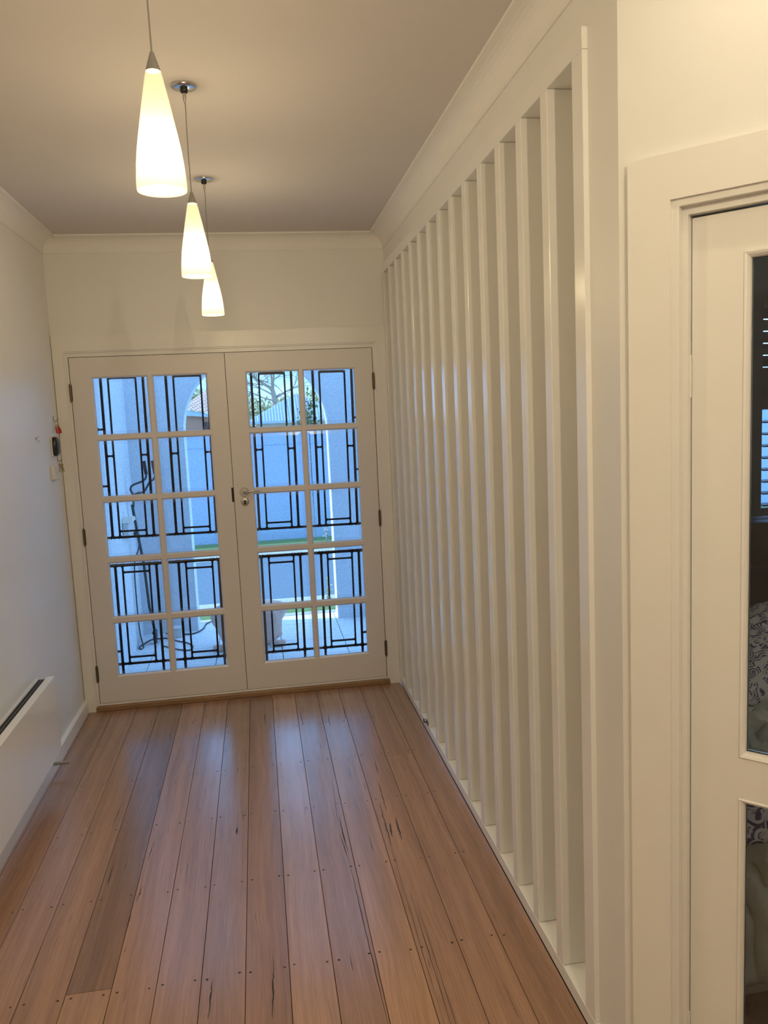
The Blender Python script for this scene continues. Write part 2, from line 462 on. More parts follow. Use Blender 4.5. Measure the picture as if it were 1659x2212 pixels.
# ------------------------------------------------------------------ shell
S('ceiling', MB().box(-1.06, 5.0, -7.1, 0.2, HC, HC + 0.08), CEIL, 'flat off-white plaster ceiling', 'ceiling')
S('wall_left', MB().box(XL - 0.1, XL, -7.1, 0.0, 0, HC), WALL, 'plain white wall left of the hallway', 'wall')
S('wall_back', MB().box(-1.06, 5.0, -7.2, -7.1, 0, HC), WALL, 'plain wall closing the hall behind the camera', 'wall')
m = MB(); m.box(-1.06, -0.895, 0, 0.2, 0, HC); m.box(0.895, 1.08, 0, 0.2, 0, HC); m.box(-0.895, 0.895, 0, 0.2, 2.12, HC)
S('wall_end', m, WALL, 'white wall around and above the double entry doors', 'wall')
# right wall above / beside the batten screen
m = MB(); m.box(XW, XW + 0.12, -3.10, 0, 2.565, HC); m.box(XW, XW + 0.12, -3.10, -2.979, 0, 2.565)
m.extrude([(CORN.x, CORN.y), (CORN.x, -3.10), (XW + 0.12, -3.10)], 0, HC, 'Z')
S('wall_right', m, WALL, 'white wall above and right of the batten screen', 'wall')
# splayed wall with the bedroom door opening (t 0.132 .. 0.985)
m = MB()
m.box(0, 0.132, 0, 0.10, 0, HC, M=MS); m.box(0.985, SPL, 0, 0.10, 0, HC, M=MS); m.box(0.132, 0.985, 0, 0.10, 2.10, HC, M=MS)
S('wall_splay', m, WALL, 'angled white wall holding the glazed bedroom door', 'wall')
e = MS @ Vector((SPL, 0, 0))
S('wall_right_rear', MB().box(e.x, e.x + 0.1, -7.1, e.y, 0, HC), WALL, 'right hall wall behind the camera', 'wall')

# cornices (cove profile swept along each wall)
CV = [(0, -0.087), (0.006, -0.087), (0.006, -0.080)]
for k in range(0, 9):
    a = rad(90 * k / 8); CV.append((0.076 - 0.070 * math.cos(a) if k else 0.006, -0.010 - 0.070 * (1 - math.sin(a))))
CV += [(0.0855, -0.010), (0.0855, 0.0), (0, 0)]
MY = Matrix.Identity(4)


def cornice(name, label, M, l0, l1):
    # local: x = out of the wall, y = along, z up from ceiling
    mm = MB().extrude(CV, l0, l1, 'Y', M)
    S(name, mm, CORNM, label, 'cornice')


cornice('trim_1', 'cove cornice above the entry doors', Matrix(((0, 1, 0, 0), (-1, 0, 0, 0), (0, 0, 1, HC), (0, 0, 0, 1))), XL, XW)
cornice('trim_2', 'cove cornice along the left wall', Matrix(((1, 0, 0, XL), (0, 1, 0, 0), (0, 0, 1, HC), (0, 0, 0, 1))), -7.1, 0)
cornice('trim_3', 'cove cornice above the batten screen', Matrix(((-1, 0, 0, XW), (0, 1, 0, 0), (0, 0, 1, HC), (0, 0, 0, 1))), -3.135 - 0.033, 0)
Mn = MS.copy(); Mn = MS @ Matrix(((0, 1, 0, 0), (-1, 0, 0, 0), (0, 0, 1, HC), (0, 0, 0, 1)))
cornice('trim_4', 'cove cornice above the bedroom door', Mn, -0.033, SPL)

# skirtings
m = MB().extrude([(0, 0), (0.018, 0), (0.018, 0.070), (0.012, 0.078), (0, 0.078)], -7.1, -0.001, 'Y', Matrix.Translation((XL, 0, 0)))
S('baseboard_left', m, TRIM, 'low white skirting along the left wall', 'baseboard')
m = MB().extrude([(0, 0), (-0.013, 0), (-0.013, 0.041), (-0.010, 0.045), (0, 0.045)], -3.141, -2.979, 'Y', Matrix.Translation((XW, 0, 0)))
S('baseboard_right', m, TRIM, 'low white skirting right of the batten screen', 'baseboard')
m = MB().box(0.985 + 0.09, SPL, -0.013, 0, 0, 0.045, M=MS)
S('baseboard_splay', m, TRIM, 'low white skirting beside the bedroom door', 'baseboard')

# ------------------------------------------------------------------ entry door frame
m = MB()
ARP = [(0, 0), (0, -0.016), (0.006, -0.018), (0.062, -0.018), (0.070, -0.014), (0.073, 0)]
m.extrude([(-0.952, 0), (-0.893, 0), (-0.893, 2.1175), (0.893, 2.1175), (0.893, 0), (0.9525, 0), (0.9525, 2.208), (-0.952, 2.208)], -0.018, 0)
# stepped inner bead
m.extrude([(-0.893, 0), (-0.886, 0), (-0.886, 2.110), (0.886, 2.110), (0.886, 0), (0.893, 0), (0.893, 2.1175), (-0.893, 2.1175)], -0.010, -0.0001)
S('trim_5', m, TRIM, 'flat white architrave around the entry doors', 'architrave')
m = MB(); m.extrude([(-0.895, 0.0285), (-0.8735, 0.0285), (-0.8735, 2.087), (0.8735, 2.087), (0.8735, 0.0285), (0.895, 0.0285), (0.895, 2.12), (-0.895, 2.12)], 0.0, 0.13)
m.box(-0.8735, 0.8735, 0.0, 0.06, 0.028, 0.0405, 0.002)
m.extrude([(-0.8735, 0.042), (-0.860, 0.042), (-0.860, 2.074), (0.860, 2.074), (0.860, 0.042), (0.8735, 0.042), (0.8735, 2.087), (-0.8735, 2.087)], 0.040, 0.060)
S('trim_6', m, TRIM, 'white jamb lining of the entry doors', 'door jamb')
S('trim_7', MB().box(-0.893, 0.886, -0.022, 0.2, 0.0, 0.028, 0.003), TIMBERSILL, 'brown timber threshold under the entry doors', 'threshold')

# ------------------------------------------------------------------ entry doors
ROWS = [(1.643, 1.964), (1.284, 1.605), (0.925, 1.245), (0.565, 0.885), (0.208, 0.522)]
Z0, Z1 = 0.0435, 2.084


def hinge(root, x, z):
    h = MB(); h.tube([(x, -0.006, z - 0.05), (x, -0.006, z + 0.05)], 0.0055, 10)
    for q in (-0.05, 0.05): h.lathe([(0.0001, -0.004), (0.004, -0.002), (0.004, 0.002), (0.0001, 0.004)], (x, -0.006, z + q), 8)
    for q in (-0.017, 0.017): h.tube([(x, -0.006, z + q - 0.0008), (x, -0.006, z + q + 0.0008)], 0.0062, 10)
    h.box(x - 0.008, x + 0.008, -0.001, 0.001, z - 0.045, z + 0.045)
    h.build('hinge', BRONZE, root)


def french_leaf(name, label, xa, xb, cols, hx):
    root = empty(name, ((xa + xb) / 2, 0.0, Z0), label=label, cat='door', kind='structure')
    e_ = 0.009; T = 0.038; g = 0.0016
    (a0, a1), (b0, b1) = cols
    MB().box(xa + g, a0 - e_, 0, T, Z0, Z1).build('stile', DOORP, root)
    MB().box(b1 + e_, xb - g, 0, T, Z0, Z1).build('stile', DOORP, root)
    MB().box(a0 - e_, b1 + e_, 0, T, ROWS[0][1] + e_, Z1).build('top_rail', DOORP, root)
    MB().box(a0 - e_, b1 + e_, 0, T, Z0, ROWS[-1][0] - e_).build('bottom_rail', DOORP, root)
    MB().box(a1 + e_, b0 - e_, 0, T, ROWS[-1][0] - e_, ROWS[0][1] + e_).build('glazing_bar', DOORP, root)
    for k in range(4):
        za, zb = ROWS[k + 1][1] + e_, ROWS[k][0] - e_
        MB().box(a0 - e_, a1 + e_, 0, T, za, zb).build('glazing_bar', DOORP, root)
        MB().box(b0 - e_, b1 + e_, 0, T, za, zb).build('glazing_bar', DOORP, root)
    bead = MB()
    for (x0, x1) in cols:
        for (z0, z1) in ROWS:
            for (yf, yg, yi) in ((0.0015, 0.013, 0.0155), (T - 0.0015, T - 0.013, T - 0.0155)):
                O = [(x0 - e_, yf, z0 - e_), (x1 + e_, yf, z0 - e_), (x1 + e_, yf, z1 + e_), (x0 - e_, yf, z1 + e_)]
                I = [(x0, yg, z0), (x1, yg, z0), (x1, yg, z1), (x0, yg, z1)]
                J = [(x0, yi, z0), (x1, yi, z0), (x1, yi, z1), (x0, yi, z1)]
                mid = [tuple(o * 0.42 + i * 0.58 for o, i in zip(p, q)) for p, q in zip(O, I)]
                mid = [(p[0], p[1] - (0.0022 if yf < 0.02 else -0.0022), p[2]) for p in mid]
                V = O + mid + I + J
                bead.add(V, [(r * 4 + k, r * 4 + (k + 1) % 4, r * 4 + 4 + (k + 1) % 4, r * 4 + 4 + k) for r in range(3) for k in range(4)])
            # glass pane with bevelled border
            b_ = 0.019; ya, yb = 0.0160, 0.0215
            p = MB()
            O = [(x0 - .004, yb - 0.003, z0 - .004), (x1 + .004, yb - 0.003, z0 - .004), (x1 + .004, yb - 0.003, z1 + .004), (x0 - .004, yb - 0.003, z1 + .004)]
            I = [(x0 + b_, ya, z0 + b_), (x1 - b_, ya, z0 + b_), (x1 - b_, ya, z1 - b_), (x0 + b_, ya, z1 - b_)]
            p.add(O + I, [(4, 5, 6, 7)] + [(k, (k + 1) % 4, 4 + (k + 1) % 4, 4 + k) for k in range(4)])
            gp = p.build('glass_pane', GLASS, root)
            gp.data.materials.append(BEVEL)
            for f in gp.data.polygons:
                if f.index > 0: f.material_index = 1
    bead.build('glazing_bead', DOORP, root)
    if xa < -0.1: MB().box(-0.016, 0.014, T + 0.0005, T + 0.010, Z0, Z1).build('light_stop_strip', DOORP, root)  # unseen strip added behind the gap so daylight does not show through
    w = MB(); y0_, y1_ = 0.006, 0.030; q = 0.0019  # dark strips set in the leaf gaps, painting in their shade
    for (p0, p1) in ((xa - q, xa + g * 0.98), (xb - g * 0.98, xb + q)):
        if p0 > -0.01 and p1 < 0.01:
            if xa < -0.1: continue
            p0 = -g * 0.98
        w.box(p0, p1, y0_, y1_, Z0, Z1)
    w.box(xa + g, xb - g, y0_, y1_, Z1, Z1 + 0.0028); w.box(xa + g, xb - g, y0_, y1_, Z0 - 0.0028, Z0)
    w.build('gap_shade_strip', DARK, root)
    for z in (1.886, 1.052, 0.226): hinge(root, hx, z)
    return root


dl = french_leaf('door_1', 'left leaf of the white glazed double entry doors', -0.8715, 0.0, [(-0.749, -0.451), (-0.413, -0.113)], -0.8725)
dr = french_leaf('door_2', 'right leaf of the white glazed double entry doors', 0.0, 0.8715, [(0.122, 0.421), (0.457, 0.757)], 0.8725)
o = MB().box(-0.013, -0.0005, -0.0012, 0.02, 1.207, 1.293).build('strike_plate', BLKPL, dl)
h = MB(); h.lathe([(0.0001, -0.0095), (0.024, -0.0095), (0.0265, -0.007), (0.0270, 0.0)], (0.062, -0.0005, 1.262), 32, 'Y')
ho = h.build('handle', SATIN, dr)
lv = MB()
lp = [(0.062, -0.008, 1.262), (0.062, -0.030, 1.262), (0.066, -0.042, 1.262), (0.078, -0.048, 1.2645), (0.100, -0.050, 1.268), (0.122, -0.050, 1.270), (0.145, -0.048, 1.268), (0.156, -0.046, 1.266)]
lv.tube(lp, 0.008, 12, radii=[0.0095, 0.0092, 0.0095, 0.0088, 0.0072, 0.006, 0.005, 0.0035]); lv.build('lever', SATIN, ho)
h = MB(); h.lathe([(0.0001, -0.006), (0.0205, -0.006), (0.0235, -0.004), (0.0240, 0.0)], (0.062, -0.0005, 1.204), 32, 'Y')
ko = h.build('lock_escutcheon', SATIN, dr)
kh = MB(); kh.lathe([(0.0001, -0.0085), (0.0075, -0.0085), (0.0075, -0.006)], (0.062, 0, 1.208), 16, 'Y'); kh.box(0.057, 0.067, -0.0080, -0.006, 1.190, 1.206, 0.001)
kh.build('keyhole', BLKPL, ko)

# ------------------------------------------------------------------ security screen doors
SY = 0.10


def security(name, label, xa, xb, V8, hz):
    """V8: the eight vertical bar positions"""
    root = empty(name, (0.0, SY, 1.05), label=label, cat='screen door')
    fw = 0.045
    f = MB(); f.box(xa, xa + fw, SY - 0.012, SY + 0.012, 0.05, 2.07, 0.002)
    f.build('frame_stile', BLACK, root)
    MB().box(xb - fw, xb, SY - 0.012, SY + 0.012, 0.05, 2.07, 0.002).build('frame_stile', BLACK, root)
    MB().box(xa + fw, xb - fw, SY - 0.012, SY + 0.012, 1.99, 2.07, 0.002).build('frame_rail', BLACK, root)
    MB().box(xa + fw, xb - fw, SY - 0.012, SY + 0.012, 0.05, 0.13, 0.002).build('frame_rail', BLACK, root)
    W0, W1 = 0.0074, 0.0052                      # half widths of outer / inner bars
    ya, yb = SY - 0.009, SY + 0.003

    def fil(mm, x, z, sx, sz, r=0.008):           # concave weld fillet at a corner
        P = [(x, z)] + [(x + sx * r * (1 - math.cos(t)), z + sz * r * (1 - math.sin(t))) for t in [rad(90 - a) for a in (0, 22, 45, 68, 90)]]
        # arc from (x, z + r) to (x + r, z)
        arc = [(x + sx * r * (1 - math.cos(rad(a))), z + sz * r * (1 - math.sin(rad(a)))) for a in (0, 22, 45, 68, 90)]
        mm.extrude([(x, z)] + arc, ya + 0.001, yb - 0.001, 'Y')

    def vbar(x, w, z0, z1):
        MB().box(x - w, x + w, ya, yb, z0, z1, 0.0012).build('bar', BLACK, root)

    def hbar(x0, x1, z, w, sides):
        mm = MB().box(x0, x1, ya, yb, z - w, z + w, 0.0012)
        for x, s in sides:
            for sz in (-1, 1): fil(mm, x, z + sz * w, s, sz)
        mm.build('bar', BLACK, root)
    zt, zl, zu, zb = 1.963, 1.020, 0.850, 0.240
    for p in (0, 4):
        q = V8[p:p + 4]
        for k, x in enumerate(q):
            w = W0 if k in (0, 3) else W1
            if k in (0, 3): vbar(x, w, zl, 1.995); vbar(x, w, 0.12, zu)
            else: vbar(x, w, zl, zt + W1); vbar(x, w, zb, zu)
        i0, i1 = q[1] + W1, q[2] - W1
        hbar(i0, i1, zt, W0, [(i0, 1), (i1, -1)])
        for (a, b) in ((q[0] + W0, q[1] - W1), (q[2] + W1, q[3] - W0)):
            hbar(a, b, 1.507, W1, [(a, 1), (b, -1)])
        hbar(i0, i1, 1.056, W1, [(i0, 1), (i1, -1)]); hbar(i0, i1, 0.806, W1, [(i0, 1), (i1, -1)]); hbar(i0, i1, 0.279, W1, [(i0, 1), (i1, -1)])
    edges = []
    for p in (0, 4):
        for k in range(4):
            w = W0 if k in (0, 3) else W1; edges += [(V8[p + k] - w, -1), (V8[p + k] + w, 1)]
    hbar(xa + fw, xb - fw, zl, W0 * 0.9, edges); hbar(xa + fw, xb - fw, zu, W0 * 1.15, edges); hbar(xa + fw, xb - fw, zb, W0 * 0.9, edges)
    # small spacer brackets between outer bar and frame
    for z in hz:
        x = V8[0] if xa < -0.1 else V8[7]
        xe = xa + fw if xa < -0.1 else xb - fw
        b_ = MB().box(min(x, xe), max(x, xe), ya, yb, z - 0.006, z + 0.006, 0.001)
        b_.lathe([(0.0001, -0.008), (0.011, -0.006), (0.011, 0.006), (0.0001, 0.008)], ((x + xe) / 2, SY, z), 12, 'Y'); b_.build('bracket', BLACK, root)
    MB().box(xa + fw - .01, xb - fw + .01, SY + 0.0065, SY + 0.0069, 0.10, 2.02).build('fly_mesh', SCREENM, root)
    root.rotation_euler = (0, rad(0.5), 0)
    return root


security('security_door', 'black barred security screen door seen through the left entry leaf', -0.858, -0.004, [-0.731, -0.689, -0.533, -0.491, -0.360, -0.317, -0.159, -0.121], (1.665, 1.33, 0.32))
security('security_door', 'black barred security screen door seen through the right entry leaf', 0.004, 0.858, [0.138, 0.183, 0.336, 0.377, 0.507, 0.547, 0.701, 0.744], (1.68, 1.36, 0.32))

# ------------------------------------------------------------------ batten screen (right)
scr = empty('batten_screen', (XR, -1.5, 0.0), label='full height white timber batten screen along the right side of the hall', cat='screen')
FD = 0.095
for k in range(13):
    yf = -0.212 - 0.2072 * k
    MB().box(XR, XR + FD, yf - 0.050, yf, 0.046, 2.5145, 0.0018).build('batten', BATTEN, scr)
MB().box(XR, XR + FD, -2.979, -2.915, 0.046, 2.5145, 0.0018).build('post', BATTEN, scr)
MB().box(XR, XR + FD, -0.055, -0.0185, 0.046, 2.5145, 0.0018).build('post', BATTEN, scr)
MB().box(XR, XR + FD, -2.979, -0.0005, 2.515, 2.565, 0.0018).build('top_rail', BATTEN, scr)
MB().box(XR, XR + FD, -2.979, -0.0185, 0.0, 0.0455, 0.0018).build('bottom_rail', BATTEN, scr)
MB().box(XR + FD + 0.001, XR + FD + 0.014, -3.07, -0.001, 0, 2.60).build('backing_board', BACKP, scr)

# ------------------------------------------------------------------ bedroom door (splayed wall)
m = MB()
m.extrude([(0.027, 0), (0.118, 0), (0.118, 2.1135), (0.999, 2.1135), (0.999, 0), (1.09, 0), (1.09, 2.207), (0.027, 2.207)], -0.018, 0, 'Y', MS)
S('trim_8', m, TRIM, 'flat white architrave around the bedroom door', 'architrave')
m = MB()
m.extrude([(0.118, 0), (0.134, 0), (0.134, 2.099), (0.983, 2.099), (0.983, 0), (0.999, 0), (0.999, 2.1135), (0.118, 2.1135)], -0.010, 0.0095, 'Y', MS)
m.extrude([(0.130, 0), (0.146, 0), (0.146, 2.083), (0.971, 2.083), (0.971, 0), (0.987, 0), (0.987, 2.10), (0.130, 2.10)], 0.010, 0.095, 'Y', MS)
S('trim_9', m, TRIM, 'stepped white jamb lining of the bedroom door', 'door jamb')
bd = empty('door_3', MS @ Vector((0.148, 0.03, 0.01)), label='white half glazed bedroom door in the angled wall', cat='door', kind='structure')
bd.rotation_euler = (0, 0, math.atan2(TV.y, TV.x))
# local frame: x along leaf from the left edge, y into the bedroom, z up from 0.01
LW, LH, LT = 0.821, 2.068, 0.036


def lb(name, x0, x1, z0, z1): MB().box(x0, x1, 0, LT, z0, z1).build(name, TRIM, bd, local=True)


G1 = (0.975, 1.908 + 0.062); G2 = (0.225, 0.80)
GX = (0.116, 0.705); e_ = 0.013
lb('stile', 0, GX[0] - e_, 0, LH); lb('stile', GX[1] + e_, LW, 0, LH)
G1 = (0.917, 1.972); G2 = (0.225, 0.797)
lb('top_rail', GX[0] - e_, GX[1] + e_, G1[1] + e_, LH); lb('middle_rail', GX[0] - e_, GX[1] + e_, G2[1] + e_, G1[0] - e_); lb('bottom_rail', GX[0] - e_, GX[1] + e_, 0, G2[0] - e_)
bead = MB()
for (z0, z1) in (G1, G2):
    x0, x1 = GX
    for fs, sg in ((0.0, 1), (LT, -1)):
        rings = [(e_, 0.0005), (e_ * 0.8, -0.0035), (e_ * 0.45, -0.001), (e_ * 0.1, 0.006), (0, 0.014)]
        V = []
        for (w, d) in rings: V += [(x0 - w, fs + sg * d, z0 - w), (x1 + w, fs + sg * d, z0 - w), (x1 + w, fs + sg * d, z1 + w), (x0 - w, fs + sg * d, z1 + w)]
        bead.add(V, [(r * 4 + k, r * 4 + (k + 1) % 4, r * 4 + 4 + (k + 1) % 4, r * 4 + 4 + k) for r in range(4) for k in range(4)])
    MB().box(x0 - 0.004, x1 + 0.004, 0.016, 0.020, z0 - 0.004, z1 + 0.004).build('glass_pane', GLASS, bd, local=True)
bead.build('glazing_bead', TRIM, bd, local=True)
for z in (1.74, 0.2):
    h = MB(); h.tube([(-0.0015, -0.004, z - 0.045), (-0.0015, -0.004, z + 0.045)], 0.0022, 8); h.build('hinge', TRIM, bd, local=True)

# ------------------------------------------------------------------ pendants
PROF = [(0.0130, 0.232), (0.0175, 0.215), (0.0225, 0.190), (0.0275, 0.165), (0.0330, 0.135), (0.0385, 0.105), (0.0430, 0.078), (0.0465, 0.050), (0.0488, 0.022), (0.0492, 0.004), (0.0486, 0.0)]


def pendant(y, label):
    root = empty('pendant_light', (0.0, y, HC), label=label, cat='pendant light', group='row of three cone pendants over the hallway')
    zb = 2.162
    m = MB(); m.lathe([(0.0001, -0.0005), (0.040, -0.0005), (0.0405, -0.004), (0.038, -0.0065), (0.012, -0.009), (0.0001, -0.009)], (0, y, HC), 40); m.build('canopy', CHROME, root)
    m = MB(); m.lathe([(0.0001, -0.009), (0.012, -0.009), (0.0125, -0.016), (0.010, -0.022), (0.0062, -0.024), (0.0001, -0.024)], (0, y, HC), 20); m.build('strain_relief', BLKPL, root)
    m = MB(); m.lathe([(0.0001, -0.024), (0.0058, -0.024), (0.0058, -0.040), (0.003, -0.050), (0.0001, -0.050)], (0, y, HC), 16); m.build('cord_grip', SATIN, root)
    m = MB(); m.tube([(0, y, HC - 0.045), (0.0012, y, HC - 0.07), (0, y, HC - 0.12), (-0.0008, y, HC - 0.2), (0, y, 2.415)], 0.0017, 8); m.build('cord', GREYPL, root)
    m = MB(); m.lathe([(0.0001, 0.262), (0.0035, 0.262), (0.0055, 0.256), (0.0145, 0.228), (0.0148, 0.226), (0.0001, 0.227)], (0, y, zb), 28); m.build('cap', GREYPL, root)
    m = MB(); m.lathe(PROF + [(r - 0.0025, z) for r, z in reversed(PROF[:-1])], (0, y, zb), 48); shd = m.build('shade', SHADE, root)
    m = MB(); m.lathe([(0.0001, 0.125), (0.009, 0.120), (0.010, 0.105), (0.018, 0.088), (0.0205, 0.072), (0.016, 0.058), (0.007, 0.050), (0.0001, 0.048)], (0, y, zb), 20); m.build('bulb', BULB, shd)
    light('pendant_glow', 'POINT', (0, y, zb + 0.080), 22.5, (1.0, 0.84, 0.58), 0.018)
    return root


pendant(-3.13, 'nearest and largest looking of the three white glass cone pendants')
pendant(-2.13, 'middle one of the three white glass cone pendants')
pendant(-1.126, 'farthest white glass cone pendant, close to the entry doors')

# ------------------------------------------------------------------ left wall things
hz0, hz1 = 0.150, 0.522; hy0, hy1 = -2.15, -0.93; hxb, hxf = XL + 0.001, -0.872
root = empty('panel_heater', (XL, hy0, hz0), label='long white wall mounted panel heater with black top slot', cat='heater')
MB().box(hxb + 0.006, hxf - 0.006, hy0 + 0.01, hy1 - 0.006, hz0 + 0.012, hz1 - 0.010, 0.002).build('casing', HEATW, root)
m = MB().extrude([(hxf - 0.005, hz0), (hxf, hz0 + 0.004), (hxf, hz1 - 0.002), (hxf - 0.001, hz1), (hxf - 0.034, hz1 - 0.001), (hxf - 0.034, hz1 - 0.005), (hxf - 0.005, hz1 - 0.006)], hy0, hy1, 'Y')
m.box(hxf - 0.03, hxf - 0.005, hy1 - 0.002, hy1, hz0 + 0.02, hz1 - 0.004)
m.build('front_panel', HEATW, root)
MB().box(hxb, hxb + 0.006, hy0 + 0.01, hy1 - 0.004, hz0 + 0.012, hz1 - 0.004).build('wall_bracket', HEATW, root)
MB().box(hxb + 0.013, hxf - 0.0345, hy0 + 0.02, hy1 - 0.015, hz1 - 0.012, hz1 - 0.0075).build('outlet_slot', DARK, root)
MB().box(hxb + 0.031, hxb + 0.0322, hy0 + 0.02, hy1 - 0.018, hz1 - 0.0074, hz1 - 0.005).build('slot_divider', SATIN, root)
MB().box(hxb + 0.006, hxb + 0.0125, hy0 + 0.01, hy1 - 0.02, hz1 - 0.020, hz1 - 0.0175).build('top_plate', WALL, root)

ds = empty('door_stop', (XL + 0.018, -0.85, 0.052), label='grey rubber tipped door stop on the left skirting by the heater', cat='door stop')
m = MB(); m.lathe([(0.011, 0), (0.011, 0.004), (0.0001, 0.004)], (XL + 0.018, -0.85, 0.052), 16, 'X'); m.build('base_plate', SATIN, ds)
m = MB(); m.lathe([(0.0001, 0.072), (0.0075, 0.072), (0.008, 0.069), (0.0078, 0.03), (0.0085, 0.0035)], (XL + 0.018, -0.85, 0.052), 16, 'X'); m.build('stem', GREYPL, ds)

ds = empty('door_stop', (XR, -0.835, 0.05), label='small dark metal catch low on the batten screen rail', cat='door stop')
m = MB(); m.box(XR - 0.005, XR, -0.860, -0.812, 0.046, 0.066, 0.001); m.build('plate', BRONZE, ds)
m = MB(); m.tube([(XR - 0.004, -0.838, 0.056), (XR - 0.020, -0.838, 0.060), (XR - 0.018, -0.838, 0.078)], 0.004, 8); m.build('hook_pin', BRONZE, ds)

# intercom handset body: domed black unit on a pale base
ic = empty('intercom', (XL, -0.185, 1.535), label='black domed intercom unit on the left wall near the doors', cat='intercom')
m = MB().box(XL, XL + 0.008, -0.232, -0.140, 1.538, 1.648, 0.002); m.build('back_plate', IVORY, ic)
m = MB(); seg = 20; V = []; F = []
for j, (s_, h_) in enumerate([(1.0, 0.008), (1.0, 0.018), (0.93, 0.026), (0.75, 0.032), (0.4, 0.035), (0.02, 0.036)]):
    for k in range(seg):
        t = 2 * math.pi * k / seg; cy, cz = math.cos(t), math.sin(t)
        sy = math.copysign(abs(cy) ** 0.6, cy); sz = math.copysign(abs(cz) ** 0.6, cz)
        V.append((XL + h_, -0.186 + sy * 0.042 * s_, 1.593 + sz * 0.053 * s_))
for j in range(5):
    for k in range(seg): F.append((j * seg + k, j * seg + (k + 1) % seg, (j + 1) * seg + (k + 1) % seg, (j + 1) * seg + k))
m.add(V, F, True); m.build('cover', BLKPL, ic)
m = MB(); m.lathe([(0.006, 0.0355), (0.006, 0.0375), (0.0001, 0.038)], (XL, -0.186, 1.587), 12, 'X'); m.build('button', SATIN, ic)

sw = empty('power_socket', (XL, -0.30, 1.413), label='ivory wall switch plate below the black intercom', cat='wall switch')
MB().box(XL, XL + 0.021, -0.290, -0.185, 1.415, 1.491, 0.003).build('plate', IVORY, sw)
for dy in (-0.245, -0.222):
    MB().box(XL + 0.021, XL + 0.024, dy - 0.005, dy + 0.005, 1.443, 1.461, 0.001).build('rocker', IVORY, sw)


def hook(y, z, name='wall_hook', label=None, size=1.0):
    hk = empty(name, (XL, y, z), label=label, cat='hook')
    m = MB(); m.box(XL, XL + 0.0015, y - 0.004, y + 0.004, z - 0.002, z + 0.026 * size, 0.0005); m.build('back_strip', BRONZE, hk)
    m = MB(); p = [(XL + 0.001, y, z + 0.002), (XL + 0.007, y, z - 0.005), (XL + 0.014, y, z - 0.005), (XL + 0.020, y, z + 0.006)]; m.tube(p, 0.0014, 8); m.build('prong', BRONZE, hk)
    return hk


hook(-0.115, 1.735, label='small metal hook holding the red tagged key')
hook(-0.105, 1.512, label='small metal hook holding the bare brass keys')
hk = empty('wall_hook', (XL, -0.514, 1.64), label='empty thin wire hook alone on the left wall', cat='hook')
m = MB(); m.lathe([(0.006, 0), (0.005, 0.003), (0.0001, 0.003)], (XL, -0.514, 1.646), 10, 'X'); m.build('base_disc', GREYPL, hk)
m = MB(); m.tube([(XL + .002, -0.514, 1.647), (XL + .018, -0.514, 1.655)], 0.0012, 6); m.tube([(XL + .004, -0.514, 1.644), (XL + .006, -0.514, 1.632), (XL + .013, -0.514, 1.628), (XL + .018, -0.514, 1.636)], 0.0012, 6); m.build('wire', GREYPL, hk)


def ring(m, c, R, r, n=20):
    pts = [(c[0] + R * math.cos(2 * math.pi * k / n) * 0.9, c[1] + 0.3 * R * math.cos(2 * math.pi * k / n), c[2] + R * math.sin(2 * math.pi * k / n)) for k in range(n + 1)]
    m.tube(pts, r, 6, cap=False)


def key(m, x, y, z, tilt=0.0):
    M = Matrix.Translation((x, y, z)) @ Matrix.Rotation(tilt, 4, 'Y')
    head = [(0.009 * math.cos(a), -0.009 + 0.009 * math.sin(a)) for a in [2 * math.pi * k / 12 for k in range(12)]]
    m.extrude(head, -0.001, 0.001, 'Y', M)
    m.extrude([(-0.003, -0.016), (0.003, -0.016), (0.003, -0.046), (0.0, -0.049), (-0.001, -0.044), (-0.003, -0.042), (-0.001, -0.038), (-0.003, -0.034), (-0.001, -0.030), (-0.003, -0.026)], -0.0009, 0.0009, 'Y', M)


k1 = empty('key_ring', (XL + 0.014, -0.115, 1.73), label='key on a red plastic tag hanging left of the doors', cat='key')
m = MB(); ring(m, (XL + 0.0145, -0.115, 1.7195), 0.0105, 0.0008); m.build('split_ring', SATIN, k1)
m = MB(); key(m, XL + 0.0150, -0.121, 1.712, -0.1); m.build('key', BRASS, k1)
m = MB().extrude([(-0.008, 0.030), (0.004, 0.032), (0.014, 0.004), (0.015, -0.014), (0.011, -0.018), (-0.009, -0.018), (-0.014, -0.010), (-0.014, 0.012)], -0.0015, 0.0015, 'Y', Matrix.Translation((XL + 0.0215, -0.113, 1.680)) @ Matrix.Rotation(-0.12, 4, 'Y'))
m.build('key_tag', REDPL, k1)
k2 = empty('key_ring', (XL + 0.014, -0.105, 1.51), label='bunch of bare brass keys hanging beside the switch', cat='key')
m = MB(); ring(m, (XL + 0.014, -0.105, 1.499), 0.0085, 0.0008); m.build('split_ring', SATIN, k2)
for dx, t in ((-0.002, 0.16), (0.001, -0.05), (0.003, -0.28)):
    m = MB(); key(m, XL + 0.014 + dx, -0.110 + dx, 1.494, t); m.build('key', BRASS, k2)

